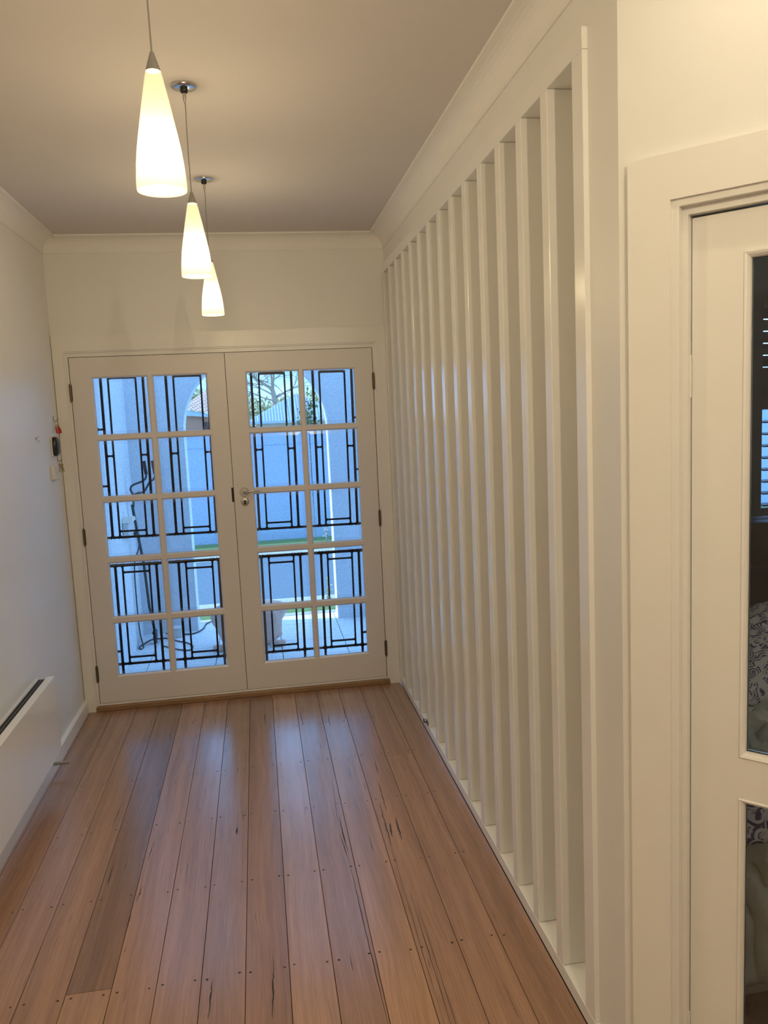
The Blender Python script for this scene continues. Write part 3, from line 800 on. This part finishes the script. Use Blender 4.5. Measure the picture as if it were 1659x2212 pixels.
# ------------------------------------------------------------------ porch
PZ = -0.05
pf = tag(MB().box(-1.05, 1.75, 0.2, 2.12, PZ - 0.10, PZ - 0.026).build('porch_floor', DRIVE), 'pale concrete paved porch floor beyond the doors', 'floor', kind='structure')
xs = [-1.05, -0.725, -0.24, 0.245, 0.73, 1.215, 1.75]; ys = [0.2, 0.36, 0.845, 1.33, 1.815, 2.12]
for i in range(len(xs) - 1):
    for j in range(len(ys) - 1):
        MB().box(xs[i] + .0025, xs[i + 1] - .0025, ys[j] + .0025, ys[j + 1] - .0025, PZ - 0.025, PZ + rnd.uniform(-.0008, 0), 0.002).build('paver', PAVER, pf)
S('wall_porch_left', MB().box(-1.05, -0.87, 0.2, 1.88, PZ - 0.1, 2.75), RENDER, 'rendered left side wall of the porch', 'wall')
# arch wall
ax0, ax1, asp = -0.428, 0.752, 1.60; acx = (ax0 + ax1) / 2; aR = (ax1 - ax0) / 2
m = MB(); ya, yb = 1.88, 2.12
m.box(-1.05, ax0, ya, yb, PZ - 0.1, asp); m.box(ax1, 1.30, ya, yb, PZ - 0.1, asp)
N = 28; ztop = 2.75; V = []; F = []
for k in range(N + 1):
    a = math.pi * (1 - k / N); x_, z_ = acx + aR * math.cos(a), asp + aR * 1.04 * math.sin(a)
    for y_ in (ya, yb): V += [(x_, y_, z_), (x_, y_, ztop)]
for k in range(N):
    a = k * 4; b = a + 4
    F += [(a, b, b + 1, a + 1), (a + 2, a + 3, b + 3, b + 2), (a, a + 2, b + 2, b), (a + 1, b + 1, b + 3, a + 3)]
m.add(V, F); m.box(-1.05, ax0, ya, yb, asp, ztop); m.box(ax1, 1.30, ya, yb, asp, ztop)
S('wall_porch_arch', m, RENDER, 'rendered porch wall with a round arch opening', 'wall')
S('porch_ceiling', MB().box(-1.3, 2.0, 0.2, 0.75, 2.75, 2.85), KERB, 'eave slab over the entry doors', 'ceiling')

# things in the porch
hb = empty('handlebar_stand', (-0.745, 1.60, PZ), label='tall black pole with two curved rubber grips in the left porch corner', cat='stand')
m = MB(); m.tube([(-0.744, 1.60, 0.06), (-0.770, 1.60, 0.25), (-0.784, 1.60, 0.60), (-0.815, 1.60, 0.86), (-0.835, 1.60, 1.07)], 0.011, 10); m.build('stem', CORD, hb)
m = MB(); m.tube([(-0.826, 1.60, 1.05), (-0.822, 1.60, 1.10), (-0.820, 1.60, 1.145), (-0.832, 1.60, 1.168), (-0.838, 1.60, 1.19), (-0.830, 1.60, 1.212), (-0.806, 1.60, 1.226), (-0.738, 1.60, 1.248), (-0.716, 1.60, 1.268), (-0.709, 1.60, 1.30)], 0.0085, 10)
m.tube([(-0.822, 1.60, 1.143), (-0.774, 1.60, 1.163)], 0.006, 8)
m.tube([(-0.735, 1.60, 1.165), (-0.690, 1.60, 1.235), (-0.665, 1.60, 1.252), (-0.647, 1.60, 1.270), (-0.642, 1.60, 1.30)], 0.0085, 10); m.tube([(-0.820, 1.60, 1.145), (-0.735, 1.60, 1.165)], 0.007, 8); m.build('handlebar', CORD, hb)
for x0, x1 in ((-0.716, -0.710), (-0.650, -0.643)):
    m = MB(); m.tube([(x1, 1.60, 1.300), (x0 - 0.001, 1.60, 1.36), (x0 - 0.004, 1.60, 1.404)], 0.014, 12); m.build('grip', BLKPL, hb)
m = MB(); m.box(-0.757, -0.727, 1.54, 1.63, 0.035, 0.055, 0.004); m.build('foot_plate', CORD, hb)
for y_ in (1.60,):
    m = MB(); m.lathe([(0.0001, -0.012), (0.045, -0.012), (0.05, -0.008), (0.05, 0.008), (0.045, 0.012), (0.0001, 0.012)], (-0.742, y_, PZ + 0.05), 20, 'X'); m.build('wheel', BLKPL, hb)

so_ = empty('power_outlet', (-0.87, 1.4, 0.85), label='grey weatherproof power outlet with plug on the left porch wall', cat='power outlet')
MB().box(-0.87, -0.82, 1.27, 1.49, 0.845, 0.965, 0.008).build('housing', HEATW, so_)
m = MB(); m.extrude([(1.27, 0.965), (1.49, 0.965), (1.46, 0.995), (1.33, 1.0)], -0.868, -0.80, 'X'); m.build('lid', IVORY, so_)
m = MB(); m.tube([(-0.81, 1.46, 0.86), (-0.79, 1.50, 0.83)], 0.018, 10); m.build('plug', BLKPL, so_)
cb = [(-0.79, 1.50, 0.83), (-0.80, 1.52, 0.74), (-0.845, 1.53, 0.6), (-0.852, 1.53, 0.28), (-0.845, 1.52, 0.06), (-0.825, 1.50, PZ + 0.006), (-0.835, 1.438, PZ + 0.006), (-0.855, 1.50, PZ + 0.006), (-0.794, 1.68, PZ + 0.006), (-0.723, 1.70, PZ + 0.006), (-0.659, 1.69, PZ + 0.006), (-0.567, 1.58, PZ + 0.006), (-0.487, 1.499, PZ + 0.006), (-0.438, 1.39, PZ + 0.006), (-0.456, 1.292, PZ + 0.006), (-0.537, 1.331, PZ + 0.006), (-0.60, 1.40, PZ + 0.006), (-0.68, 1.48, PZ + 0.006)]


def smooth(pts, n=5):
    P = [Vector(p) for p in pts]; out = []
    for i in range(len(P) - 1):
        p0, p1, p2, p3 = P[max(i - 1, 0)], P[i], P[i + 1], P[min(i + 2, len(P) - 1)]
        for k in range(n):
            t = k / n; out.append(0.5 * ((2 * p1) + (p2 - p0) * t + (2 * p0 - 5 * p1 + 4 * p2 - p3) * t * t + (3 * p1 - p0 - 3 * p2 + p3) * t ** 3))
    return out + [P[-1]]


tag(MB().tube(smooth(cb), 0.0052, 8).build('power_cable', CORD), 'dark cable from the outlet looping over the porch floor', 'cable')
cb = [(-0.69, 1.84, PZ + 0.007), (-0.60, 1.83, PZ + 0.007), (-0.505, 1.76, PZ + 0.007), (-0.44, 1.79, PZ + 0.007), (-0.39, 1.90, PZ + 0.007), (-0.375, 2.05, PZ + 0.007), (-0.33, 2.10, PZ + 0.012)]
tag(MB().tube(smooth(cb), 0.006, 8).build('garden_hose', CORD), 'thin dark hose running out through the arch', 'hose')
wb = empty('planter_box', (-0.585, 1.74, PZ), label='small white box beside the left arch pier', cat='box')
MB().box(-0.625, -0.545, 1.70, 1.78, PZ, PZ + 0.07, 0.004).build('body', HEATW, wb); MB().box(-0.630, -0.540, 1.695, 1.785, PZ + 0.07, PZ + 0.082, 0.003).build('lid', HEATW, wb)

# pale sack: a folded bag, wider at the top
m = MB(); seg = 40; V = []; F = []
prof = [(0.0, 0.02), (0.02, 0.62), (0.07, 0.80), (0.14, 0.84), (0.21, 0.93), (0.28, 1.0), (0.33, 0.97), (0.36, 0.80), (0.37, 0.45), (0.372, 0.02)]
for j, (z_, s_) in enumerate(prof):
    for k in range(seg):
        t = 2 * math.pi * k / seg; fold = 1 + 0.05 * math.sin(5 * t + 3 * z_ * 8) + 0.03 * math.sin(11 * t + j) + 0.05 * noise.noise(Vector((math.cos(t) * 2, math.sin(t) * 2, z_ * 9)))
        V.append((0.01 + 0.285 * s_ * fold * math.cos(t), 1.30 + 0.16 * s_ * fold * math.sin(t), PZ + z_ * 0.92))
for j in range(len(prof) - 1):
    for k in range(seg): F.append((j * seg + k, j * seg + (k + 1) % seg, (j + 1) * seg + (k + 1) % seg, (j + 1) * seg + k))
m.add(V, F, True)
sk = empty('sack', (0.01, 1.30, PZ), label='pale pinkish sack slumped behind the meeting of the doors', cat='bag'); m.build('body', SACK, sk)
for cx_ in (0.235, -0.23):
    m = MB(); V = []; F = []; seg = 14
    for j in range(7):
        a = math.pi * j / 6
        for k in range(seg):
            t = 2 * math.pi * k / seg; V.append((cx_ + 0.045 * math.cos(a) * -1, 1.20 + 0.03 * math.sin(a) * math.cos(t), PZ + 0.028 + 0.027 * math.sin(a) * math.sin(t) + (0.006 * math.sin(3 * a))))
    for j in range(6):
        for k in range(seg): F.append((j * seg + k, j * seg + (k + 1) % seg, (j + 1) * seg + (k + 1) % seg, (j + 1) * seg + k))
    m.add(V, F, True); m.build('tied_corner', SACK, sk)

# ------------------------------------------------------------------ front yard
S('ground', MB().add([(-30, 2.1, -0.12), (30, 2.1, -0.12), (30, 7.4, -0.12), (-30, 7.4, -0.12), (30, 14, -1.6), (-30, 14, -1.6), (90, 160, -1.6), (-90, 160, -1.6)], [(0, 1, 2, 3), (3, 2, 4, 5), (5, 4, 6, 7)]), SOIL, 'sloping ground outside', 'ground')
S('trim_10', MB().box(-4, 5, 2.12, 2.20, -0.12, -0.045, 0.004), KERB, 'pale edging strip in front of the porch', 'edging')
tag(MB().box(-4, 5, 2.20, 2.52, -0.12, -0.055).build('lawn', GRASS), 'narrow green grass strip beside the porch', 'grass', kind='stuff')
S('trim_11', MB().box(-4, 5, 2.52, 2.80, -0.12, -0.045, 0.004), KERB, 'pale concrete edge of the driveway', 'edging')
S('driveway', MB().box(-6, 8, 2.80, 5.15, -0.12, -0.06), DRIVE, 'blue grey driveway across the front yard', 'driveway')
S('trim_12', MB().box(-6, 8, 5.15, 5.95, -0.12, -0.045, 0.004), KERB, 'pale concrete path in front of the garden bed', 'path')
tag(MB().box(-6, 8, 5.95, 6.57, -0.12, -0.052).build('lawn', GRASS), 'narrow green grass strip under the front fence', 'grass', kind='stuff')
fe = empty('front_fence', (0, 6.65, -0.1), label='tall pale rendered front fence beyond the driveway', cat='fence')
for k in range(-3, 5):
    MB().box(k * 1.8 - 0.9 + 0.006, k * 1.8 + 0.9 - 0.006, 6.60, 6.70, -0.1, 1.49, 0.004).build('panel', FENCEM, fe)
MB().box(-6.3, 8.1, 6.58, 6.72, 1.495, 1.555, 0.004).build('coping', FENCEM, fe)
MB().box(-6.3, 8.1, 6.592, 6.60, 1.30, 1.31).build('rail', FENCEM, fe)


def stems(name, label, x, y, z, h_, n, mat, leaf=0.03, spread=0.1, cat='plant'):
    root = empty(name, (x, y, z), label=label, cat=cat); m = MB(); lf = MB()
    for k in range(n):
        a = rnd.random() * 6.28; s_ = spread * rnd.random(); hh = h_ * (0.6 + 0.4 * rnd.random())
        tip = Vector((x + s_ * math.cos(a), y + s_ * math.sin(a), z + hh)); m.tube([(x + 0.2 * s_ * math.cos(a), y, z), tip.lerp(Vector((x, y, z + hh * .5)), .4), tip], 0.003, 5)
        for q in range(5):
            p = Vector((x, y, z)).lerp(tip, 0.3 + 0.15 * q); d = Vector((rnd.uniform(-1, 1), rnd.uniform(-1, 1), rnd.uniform(-.3, .8))).normalized() * leaf; w = d.cross(Vector((0, 0, 1))) * 0.3
            lf.add([p, p + d * .5 + w, p + d, p + d * .5 - w], [(0, 1, 2, 3)])
    m.build('stem', mat, root); lf.build('leaf', mat, root, kind='stuff')
    return root


stems('weed', 'straggly weed growing at the foot of the right arch pier', 0.70, 2.28, -0.055, 0.30, 6, LEAFY, 0.04, 0.08)
stems('shrub', 'small bare shrub in the grass under the front fence', 1.02, 6.1, -0.052, 0.28, 9, KERB, 0.05, 0.15)


def blob_tree(name, label, x, y, z0, zt, r, mat, nleaf=900, ls=0.16, trunk=True, trunk_h=None, cat='tree'):
    root = empty(name, (x, y, z0), label=label, cat=cat)
    if trunk: m = MB(); m.tube([(x, y, z0), (x + 0.03 * r, y, (z0 + zt) / 2), (x, y, zt - 0.4 * r)], 0.08 * r, 8, radii=[0.09 * r, 0.06 * r, 0.02 * r]); m.build('trunk', BARK, root)
    lf = MB(); zc = zt - (zt - z0) * 0.38; hz_ = (zt - z0) * 0.40
    for _ in range(nleaf):
        d = Vector((rnd.gauss(0, 1), rnd.gauss(0, 1), rnd.gauss(0, 1))).normalized(); q = (0.55 + 0.45 * rnd.random()) * (0.75 + 0.35 * noise.noise(d * 1.7 + Vector((x, y, 0))))
        p = Vector((x + d.x * r * q * 1.1, y + d.y * r * q, zc + d.z * hz_ * q * 1.3))
        u1 = Vector((rnd.gauss(0, 1), rnd.gauss(0, 1), rnd.gauss(0, 1))).normalized(); u2 = u1.orthogonal().normalized(); s_ = ls * (0.6 + 0.8 * rnd.random())
        lf.add([p, p + u1 * s_ * .5 + u2 * s_ * .3, p + u1 * s_, p + u1 * s_ * .5 - u2 * s_ * .3], [(0, 1, 2, 3)])
    lf.build('foliage', mat, root, kind='stuff'); return root


blob_tree('column_shrub', 'dark green narrow shrub just beyond the fence at the right', 1.00, 8.5, -0.4, 2.05, 0.22, LEAFG, 900, 0.07, cat='shrub')
blob_tree('flowering_shrub', 'low flowering shrub beyond the fence beside the arch', 1.42, 9.4, -0.4, 1.72, 0.30, LEAFY, 600, 0.06, cat='shrub')
for (x, y, zt, r, lab) in [(-6.6, 78, 5.6, 3.2, 'olive tree on the skyline at the far left of the arch'), (-3.0, 90, 4.8, 2.4, 'olive tree behind the red tiled roof'),
                           (0.4, 80, 3.6, 2.6, 'yellow green tree low behind the bare tree'), (3.6, 92, 4.3, 2.6, 'yellow green tree behind the ribbed roof'), (7.8, 81, 5.4, 3.0, 'olive tree on the skyline at the right')]:
    blob_tree('tree', lab, x, y, -1.6, zt, r, LEAFY, 700, 0.5)

# far house with ribbed metal roof
GY = 55
h1 = empty('house', (3.3, GY, -1.6), label='far house with a pale ribbed metal hip roof', cat='house')
MB().box(0.2, 6.9, GY + 0.6, GY + 7, -1.6, 1.25).build('wall', HWALL, h1)
e0, e1, pk = -0.6, 7.6, 3.36; ez = 1.26
RF = paint('ribbed_metal', (0.30, 0.40, 0.50), 0.4, 0)
m = MB(); m.add([(e0, GY, ez), (e1, GY, ez), (3.4, GY + 3.8, pk), (e0, GY + 7.6, ez), (e1, GY + 7.6, ez), (e0 - 0.0, GY, ez + 0.12), (e0, GY, 2.0)], [(0, 1, 2), (1, 4, 2), (4, 3, 2), (3, 0, 2), (0, 1, 4, 3)]); m.build('roof', RF, h1)
m = MB(); A = Vector((e0, GY, ez)); B = Vector((e1, GY, ez)); C = Vector((3.4, GY + 3.8, pk)); k = 0
x = e0 + 0.1
while x < e1:
    t = (x - e0) / (3.4 - e0) if x < 3.4 else (e1 - x) / (e1 - 3.4)
    top = Vector((x, GY + 3.8 * t, ez + (pk - ez) * t)); m.tube([(x, GY - .02, ez + .04), top + Vector((0, 0, .04))], 0.035, 4); x += 0.22
m.build('roof_rib', RF, h1, kind='stuff')
MB().box(e0 - .05, e1 + .05, GY - 0.15, GY, ez - 0.12, ez + 0.02).build('gutter', BLUEMETAL, h1)
for x_ in (1.2, 3.2, 5.2):
    w_ = MB().box(x_, x_ + 1.0, GY + 0.55, GY + 0.62, -0.5, 0.7).build('window', BLKPL, h1)
# far brick house with red tiles
h2 = empty('house', (-3.6, 45, -1.6), label='far brick house with red tiled roof at the left of the arch', cat='house')
MB().box(-4.6, -1.9, 45.5, 50, -1.6, 1.9).build('wall', BRICKW, h2)
m = MB(); m.add([(-4.2, 45, 2.40), (-1.6, 45, 1.80), (-1.2, 47.5, 3.6), (-2.4, 47.5, 3.75), (-4.2, 50, 2.4), (-1.6, 50, 1.8)], [(0, 1, 2, 3), (0, 3, 4), (4, 3, 2, 5), (1, 5, 2), (0, 4, 5, 1)]); m.build('roof', TILES, h2)
m = MB(); m.add([(-4.1, 45.1, 2.32), (-1.7, 45.1, 1.78), (-4.1, 45.1, 1.95), (-1.7, 45.1, 1.70), (-4.1, 45.3, 2.32), (-1.7, 45.3, 1.78), (-4.1, 45.3, 1.95), (-1.7, 45.3, 1.70)], [(0, 1, 3, 2), (4, 6, 7, 5), (0, 2, 6, 4), (1, 5, 7, 3), (0, 4, 5, 1), (2, 3, 7, 6)]); m.build('fascia', BLUEMETAL, h2)
MB().box(-2.9, -2.3, 45.42, 45.5, 0.3, 1.5).build('window', BLKPL, h2)

# bare tree
bt = empty('bare_tree', (2.0, 66, -1.6), label='large leafless tree spreading behind the ribbed roof', cat='tree')
tm = MB()
r2 = random.Random(5)


def branch(p, d, L_, r, depth):
    pts = [p]; rr = [r]; n = 4
    for k in range(n):
        d = (d + Vector((r2.gauss(0, .16), r2.gauss(0, .10), r2.gauss(0, .12) + 0.02))).normalized(); p = p + d * L_ / n; pts.append(p); rr.append(r * (1 - 0.4 * (k + 1) / n))
        if depth > 0 and k >= 1 and r2.random() < 0.6:
            nd = (d + Vector((r2.gauss(0, .9), r2.gauss(0, .4), r2.gauss(0.1, .5)))).normalized(); branch(p, nd, L_ * 0.6, r * 0.5, depth - 1)
    tm.tube(pts, r, 5, radii=rr, cap=False)
    if depth > 0:
        for q in range(2):
            nd = (d + Vector((r2.gauss(0, .7), r2.gauss(0, .3), r2.gauss(0.15, .4)))).normalized(); branch(p, nd, L_ * 0.72, rr[-1] * 0.8, depth - 1)


tm.tube([(1.9, 62, -1.6), (1.86, 62, 1.5), (1.82, 62, 3.1), (1.72, 62, 3.75)], 0.2, 8, radii=[0.34, 0.25, 0.2, 0.19])
for dd, LL, rr_ in [((-0.5, 0, 0.85), 1.6, 0.15), ((0.35, 0, 0.9), 1.5, 0.13), ((0.0, 0.2, 1), 1.7, 0.12)]: branch(Vector((1.72, 62, 3.7)), Vector(dd).normalized(), LL, rr_, 4)
for (z_, dd, LL) in [(2.9, (-1, 0, 0.35), 2.0), (3.0, (1, 0, 0.5), 1.8), (3.3, (-0.9, 0, 0.7), 1.7), (3.2, (0.8, 0, 0.2), 1.6)]: branch(Vector((1.82, 62, z_)), Vector(dd).normalized(), LL, 0.07, 3)
tm.v = [(0.1536 + (a - 0.1536) * 1.06, -4.85 + (b + 4.85) * 1.06, 1.707 + (c - 1.707) * 1.06) for a, b, c in tm.v]
tm.build('trunk_and_branches', BARK, bt)

# ------------------------------------------------------------------ bedroom beyond the splayed door
S('floor_bedroom', MB().add([(0.975, 0, -0.04), (4.95, 0, -0.04), (4.95, -4.7, -0.04), (2.2, -4.7, -0.04), (0.99, -3.25, -0.04), (0.975, 0, 0.0), (4.95, 0, 0.0), (4.95, -4.7, 0.0), (2.2, -4.7, 0.0), (1.16, -3.19, 0.0)], [(0, 1, 2, 3, 4), (5, 6, 7, 8, 9)]), CARPET, 'carpeted bedroom floor', 'floor')
wx0, wx1, wz0, wz1 = 3.30, 4.60, 0.86, 2.32
m = MB(); m.box(1.085, wx0, 0, 0.2, 0, HC); m.box(wx1, 5.0, 0, 0.2, 0, HC); m.box(wx0, wx1, 0, 0.2, 0, wz0); m.box(wx0, wx1, 0, 0.2, wz1, HC)
S('wall_bedroom_front', m, BEDW, 'shaded bedroom wall around the shuttered window', 'wall')
S('wall_bedroom_right', MB().box(4.90, 5.0, -7.1, 0, 0, HC), BEDW, 'far side wall of the bedroom', 'wall')
S('wall_bedroom_back', MB().box(e.x + 0.1, 4.9, -4.8, -4.7, 0, HC), BEDW, 'rear wall of the bedroom', 'wall')
wn = empty('window_1', ((wx0 + wx1) / 2, 0.1, wz0), label='bedroom window behind the shutters', cat='window', kind='structure')
for a in [(wx0, wx0 + .05, wz0, wz1), (wx1 - .05, wx1, wz0, wz1), (wx0 + .05, wx1 - .05, wz0, wz0 + .05), (wx0 + .05, wx1 - .05, wz1 - .05, wz1)]:
    MB().box(a[0], a[1], 0.08, 0.14, a[2], a[3]).build('frame', SHUT, wn)
MB().box(wx0 + .05, wx1 - .05, 0.105, 0.109, wz0 + .05, wz1 - .05).build('glass_pane', GLASS, wn)
S('trim_13', MB().box(wx0 - 0.12, wx1 + 0.12, -0.05, 0, wz0 - 0.10, wz0 - 0.02, 0.006), SHUT, 'dark sill board under the bedroom shutters', 'window sill')
sh = empty('plantation_shutter', (3.9, -0.03, wz0), label='dark painted plantation shutter with lower blades open to daylight', cat='shutter')
for a in [(3.28, 3.41, 0.86, 2.34), (4.50, 4.62, 0.86, 2.34), (3.41, 4.50, 0.86, 0.955), (3.41, 4.50, 2.25, 2.34), (3.41, 4.50, 1.60, 1.80)]:
    MB().box(a[0], a[1], -0.045, -0.010, a[2], a[3], 0.003).build('frame_member', SHUT, sh)
for k in range(8):
    z_ = 0.975 + 0.078 * k
    Mm = Matrix.Translation((3.955, -0.028, z_)) @ Matrix.Rotation(rad(8), 4, 'X'); MB().box(-0.543, 0.543, -0.03, 0.03, -0.0045, 0.0045, 0.002, M=Mm).build('louvre', SHUT, sh)
for k in range(6):
    z_ = 1.835 + 0.076 * k
    Mm = Matrix.Translation((3.955, -0.028, z_)) @ Matrix.Rotation(rad(78), 4, 'X'); MB().box(-0.543, 0.543, -0.036, 0.036, -0.004, 0.004, 0.002, M=Mm).build('louvre', SHUT, sh)
tag(sh)

bed = empty('bed', (2.2, -2.4, 0), label='low double bed with pale mattress behind the glazed door', cat='bed')
bx0, bx1, by0, by1 = 1.27, 3.25, -3.06, -1.62
MB().box(bx0 + .02, bx1 - .02, by0 + .02, by1 - .02, 0.10, 0.30, 0.01).build('base', SHEET, bed)
MB().box(bx0, bx1, by0, by1, 0.30, 0.56, 0.04).build('mattress', SHEET, bed)
for x_ in (bx0 + .1, bx1 - .1):
    for y_ in (by0 + .1, by1 - .1): MB().box(x_ - .03, x_ + .03, y_ - .03, y_ + .03, 0, 0.10).build('leg', LEATHER, bed)


def cloth(name, label, cat, x0, x1, y0, y1, fz, mat, nx=60, ny=60, th=0.012):
    V = []; F = []
    for i in range(nx + 1):
        for j in range(ny + 1):
            x_ = x0 + (x1 - x0) * i / nx; y_ = y0 + (y1 - y0) * j / ny; dx, dy, z_ = fz(x_, y_, i / nx, j / ny); V.append((x_ + dx, y_ + dy, z_))
    for i in range(nx):
        for j in range(ny): a = i * (ny + 1) + j; F.append((a, a + 1, a + ny + 2, a + ny + 1))
    m = MB(); m.add(V, F, True); o = m.build(name, mat); tag(o, label, cat)
    md = o.modifiers.new('solid', 'SOLIDIFY'); md.thickness = th; md.offset = 1
    return o


def fold(x_, y_, sc, amp, seed):
    v = Vector((x_ * sc + seed, y_ * sc, seed)); w = noise.noise(v) * 1.2
    return amp * (1 - abs(noise.noise(Vector((x_ * sc * 1.4 + w, y_ * sc * 1.4 - w, seed * 2)))) * 2.2) + amp * 0.4 * noise.noise(v * 2.7)


def z_sheet(x_, y_, u, v):
    zz = 0.575 + fold(x_, y_, 3, 0.006, 3)
    dx = 0
    return dx, 0, zz


cloth('fitted_sheet', 'smooth white sheet covering the top of the bed', 'sheet', bx0 + .03, bx1 - .03, by0 + .03, by1 - .03, z_sheet, SHEET, 50, 40, 0.006)


def z_white(x_, y_, u, v):
    # heap on the near corner, hanging down over the bed edges nearest the door
    zz = 0.62 + fold(x_, y_, 6, 0.06, 9)
    dx = dy = 0
    if y_ < by0 - 0.005: zz = max(0.06, 0.62 - (by0 - y_) * 3.2) + 0.0; dy = (by0 - y_) * 0.75 + fold(x_ * 1.6, zz * 0.6, 7, 0.045, 4) - 0.05
    if x_ < bx0 - 0.005: zz = min(zz, max(0.06, 0.62 - (bx0 - x_) * 3.6)); dx = (bx0 - x_) * 0.8 + fold(zz * 0.6, y_ * 1.6, 7, 0.035, 5) - 0.04
    edge = min(1, (1 - u) * 6, (1 - v) * 6); zz = zz if zz < 0.55 else max(0.592, 0.592 + (zz - 0.592) * max(0, edge))
    return dx, dy, zz


cloth('crumpled_blanket', 'rumpled sage white blanket heaped on the bed by the door', 'blanket', bx0 - 0.13, 1.95, by0 - 0.13, -2.36, z_white, FABG, 110, 110, 0.012)


def z_fl(x_, y_, u, v):
    c_ = (math.sin(math.pi * min(1, max(0, u)))) ** 0.5 * (math.sin(math.pi * min(1, max(0, v)))) ** 0.5
    return 0, 0, 0.60 + 0.23 * c_ + fold(x_, y_, 6, 0.03, 14) * c_


cloth('floral_duvet', 'white duvet with dark blue floral print bunched on the bed', 'duvet', 1.78, 2.75, -2.32, -1.68, z_fl, FLORAL, 70, 60, 0.015)


def z_fl2(x_, y_, u, v):
    c_ = (math.sin(math.pi * min(1, max(0, u)))) ** 0.5 * (math.sin(math.pi * min(1, max(0, v)))) ** 0.5
    drop = max(0, by0 - 0.01 - y_) * 1.1 + max(0, bx0 - 0.01 - x_) * 1.1
    return 0, 0, 0.665 + 0.03 * c_ + fold(x_, y_, 8, 0.010, 24) * c_ - drop


cloth('floral_pillowcase', 'floral pillowcase tossed over the sage blanket', 'pillowcase', 1.24, 1.52, -3.13, -2.96, z_fl2, FLORAL, 36, 36, 0.02)

ch = empty('armchair', (2.95, -0.95, 0), label='black leather armchair in front of the shuttered window', cat='armchair')


def cushion(name, x0, x1, y0, y1, z0, z1, seed):
    b = bmesh.new(); bmesh.ops.create_cube(b, size=1)
    bmesh.ops.subdivide_edges(b, edges=list(b.edges), cuts=9, use_grid_fill=True)
    for v in b.verts:
        p = v.co * 2; q = Vector([math.copysign(abs(c) ** 1.0, c) for c in p]); L_ = max(abs(q.x), abs(q.y), abs(q.z)); s4 = (abs(q.x) ** 6 + abs(q.y) ** 6 + abs(q.z) ** 6) ** (1 / 6); q = q * (L_ / s4)
        w = Vector(((x0 + x1) / 2 + q.x * (x1 - x0) / 2, (y0 + y1) / 2 + q.y * (y1 - y0) / 2, (z0 + z1) / 2 + q.z * (z1 - z0) / 2)); w += v.co.normalized() * 0.018 * noise.noise(w * 9 + Vector((seed, 0, 0))); v.co = w
    b.verts.index_update(); m = MB(); m.add([v.co.copy() for v in b.verts], [[v.index for v in f.verts] for f in b.faces], True); b.free()
    m.build(name, LEATHER, ch)


cushion('seat', 2.60, 3.40, -1.40, -0.70, 0.12, 0.44, 1); cushion('backrest', 2.60, 3.45, -0.72, -0.42, 0.25, 0.93, 2); cushion('arm', 2.42, 2.62, -1.42, -0.50, 0.12, 0.62, 3); cushion('arm', 3.38, 3.58, -1.42, -0.50, 0.12, 0.62, 4)
cushion('head_cushion', 2.62, 3.42, -0.80, -0.48, 0.72, 0.98, 5)
for x_ in (2.5, 3.5):
    for y_ in (-1.36, -0.55): MB().box(x_ - .03, x_ + .03, y_ - .03, y_ + .03, 0, 0.13).build('foot', BLKPL, ch)
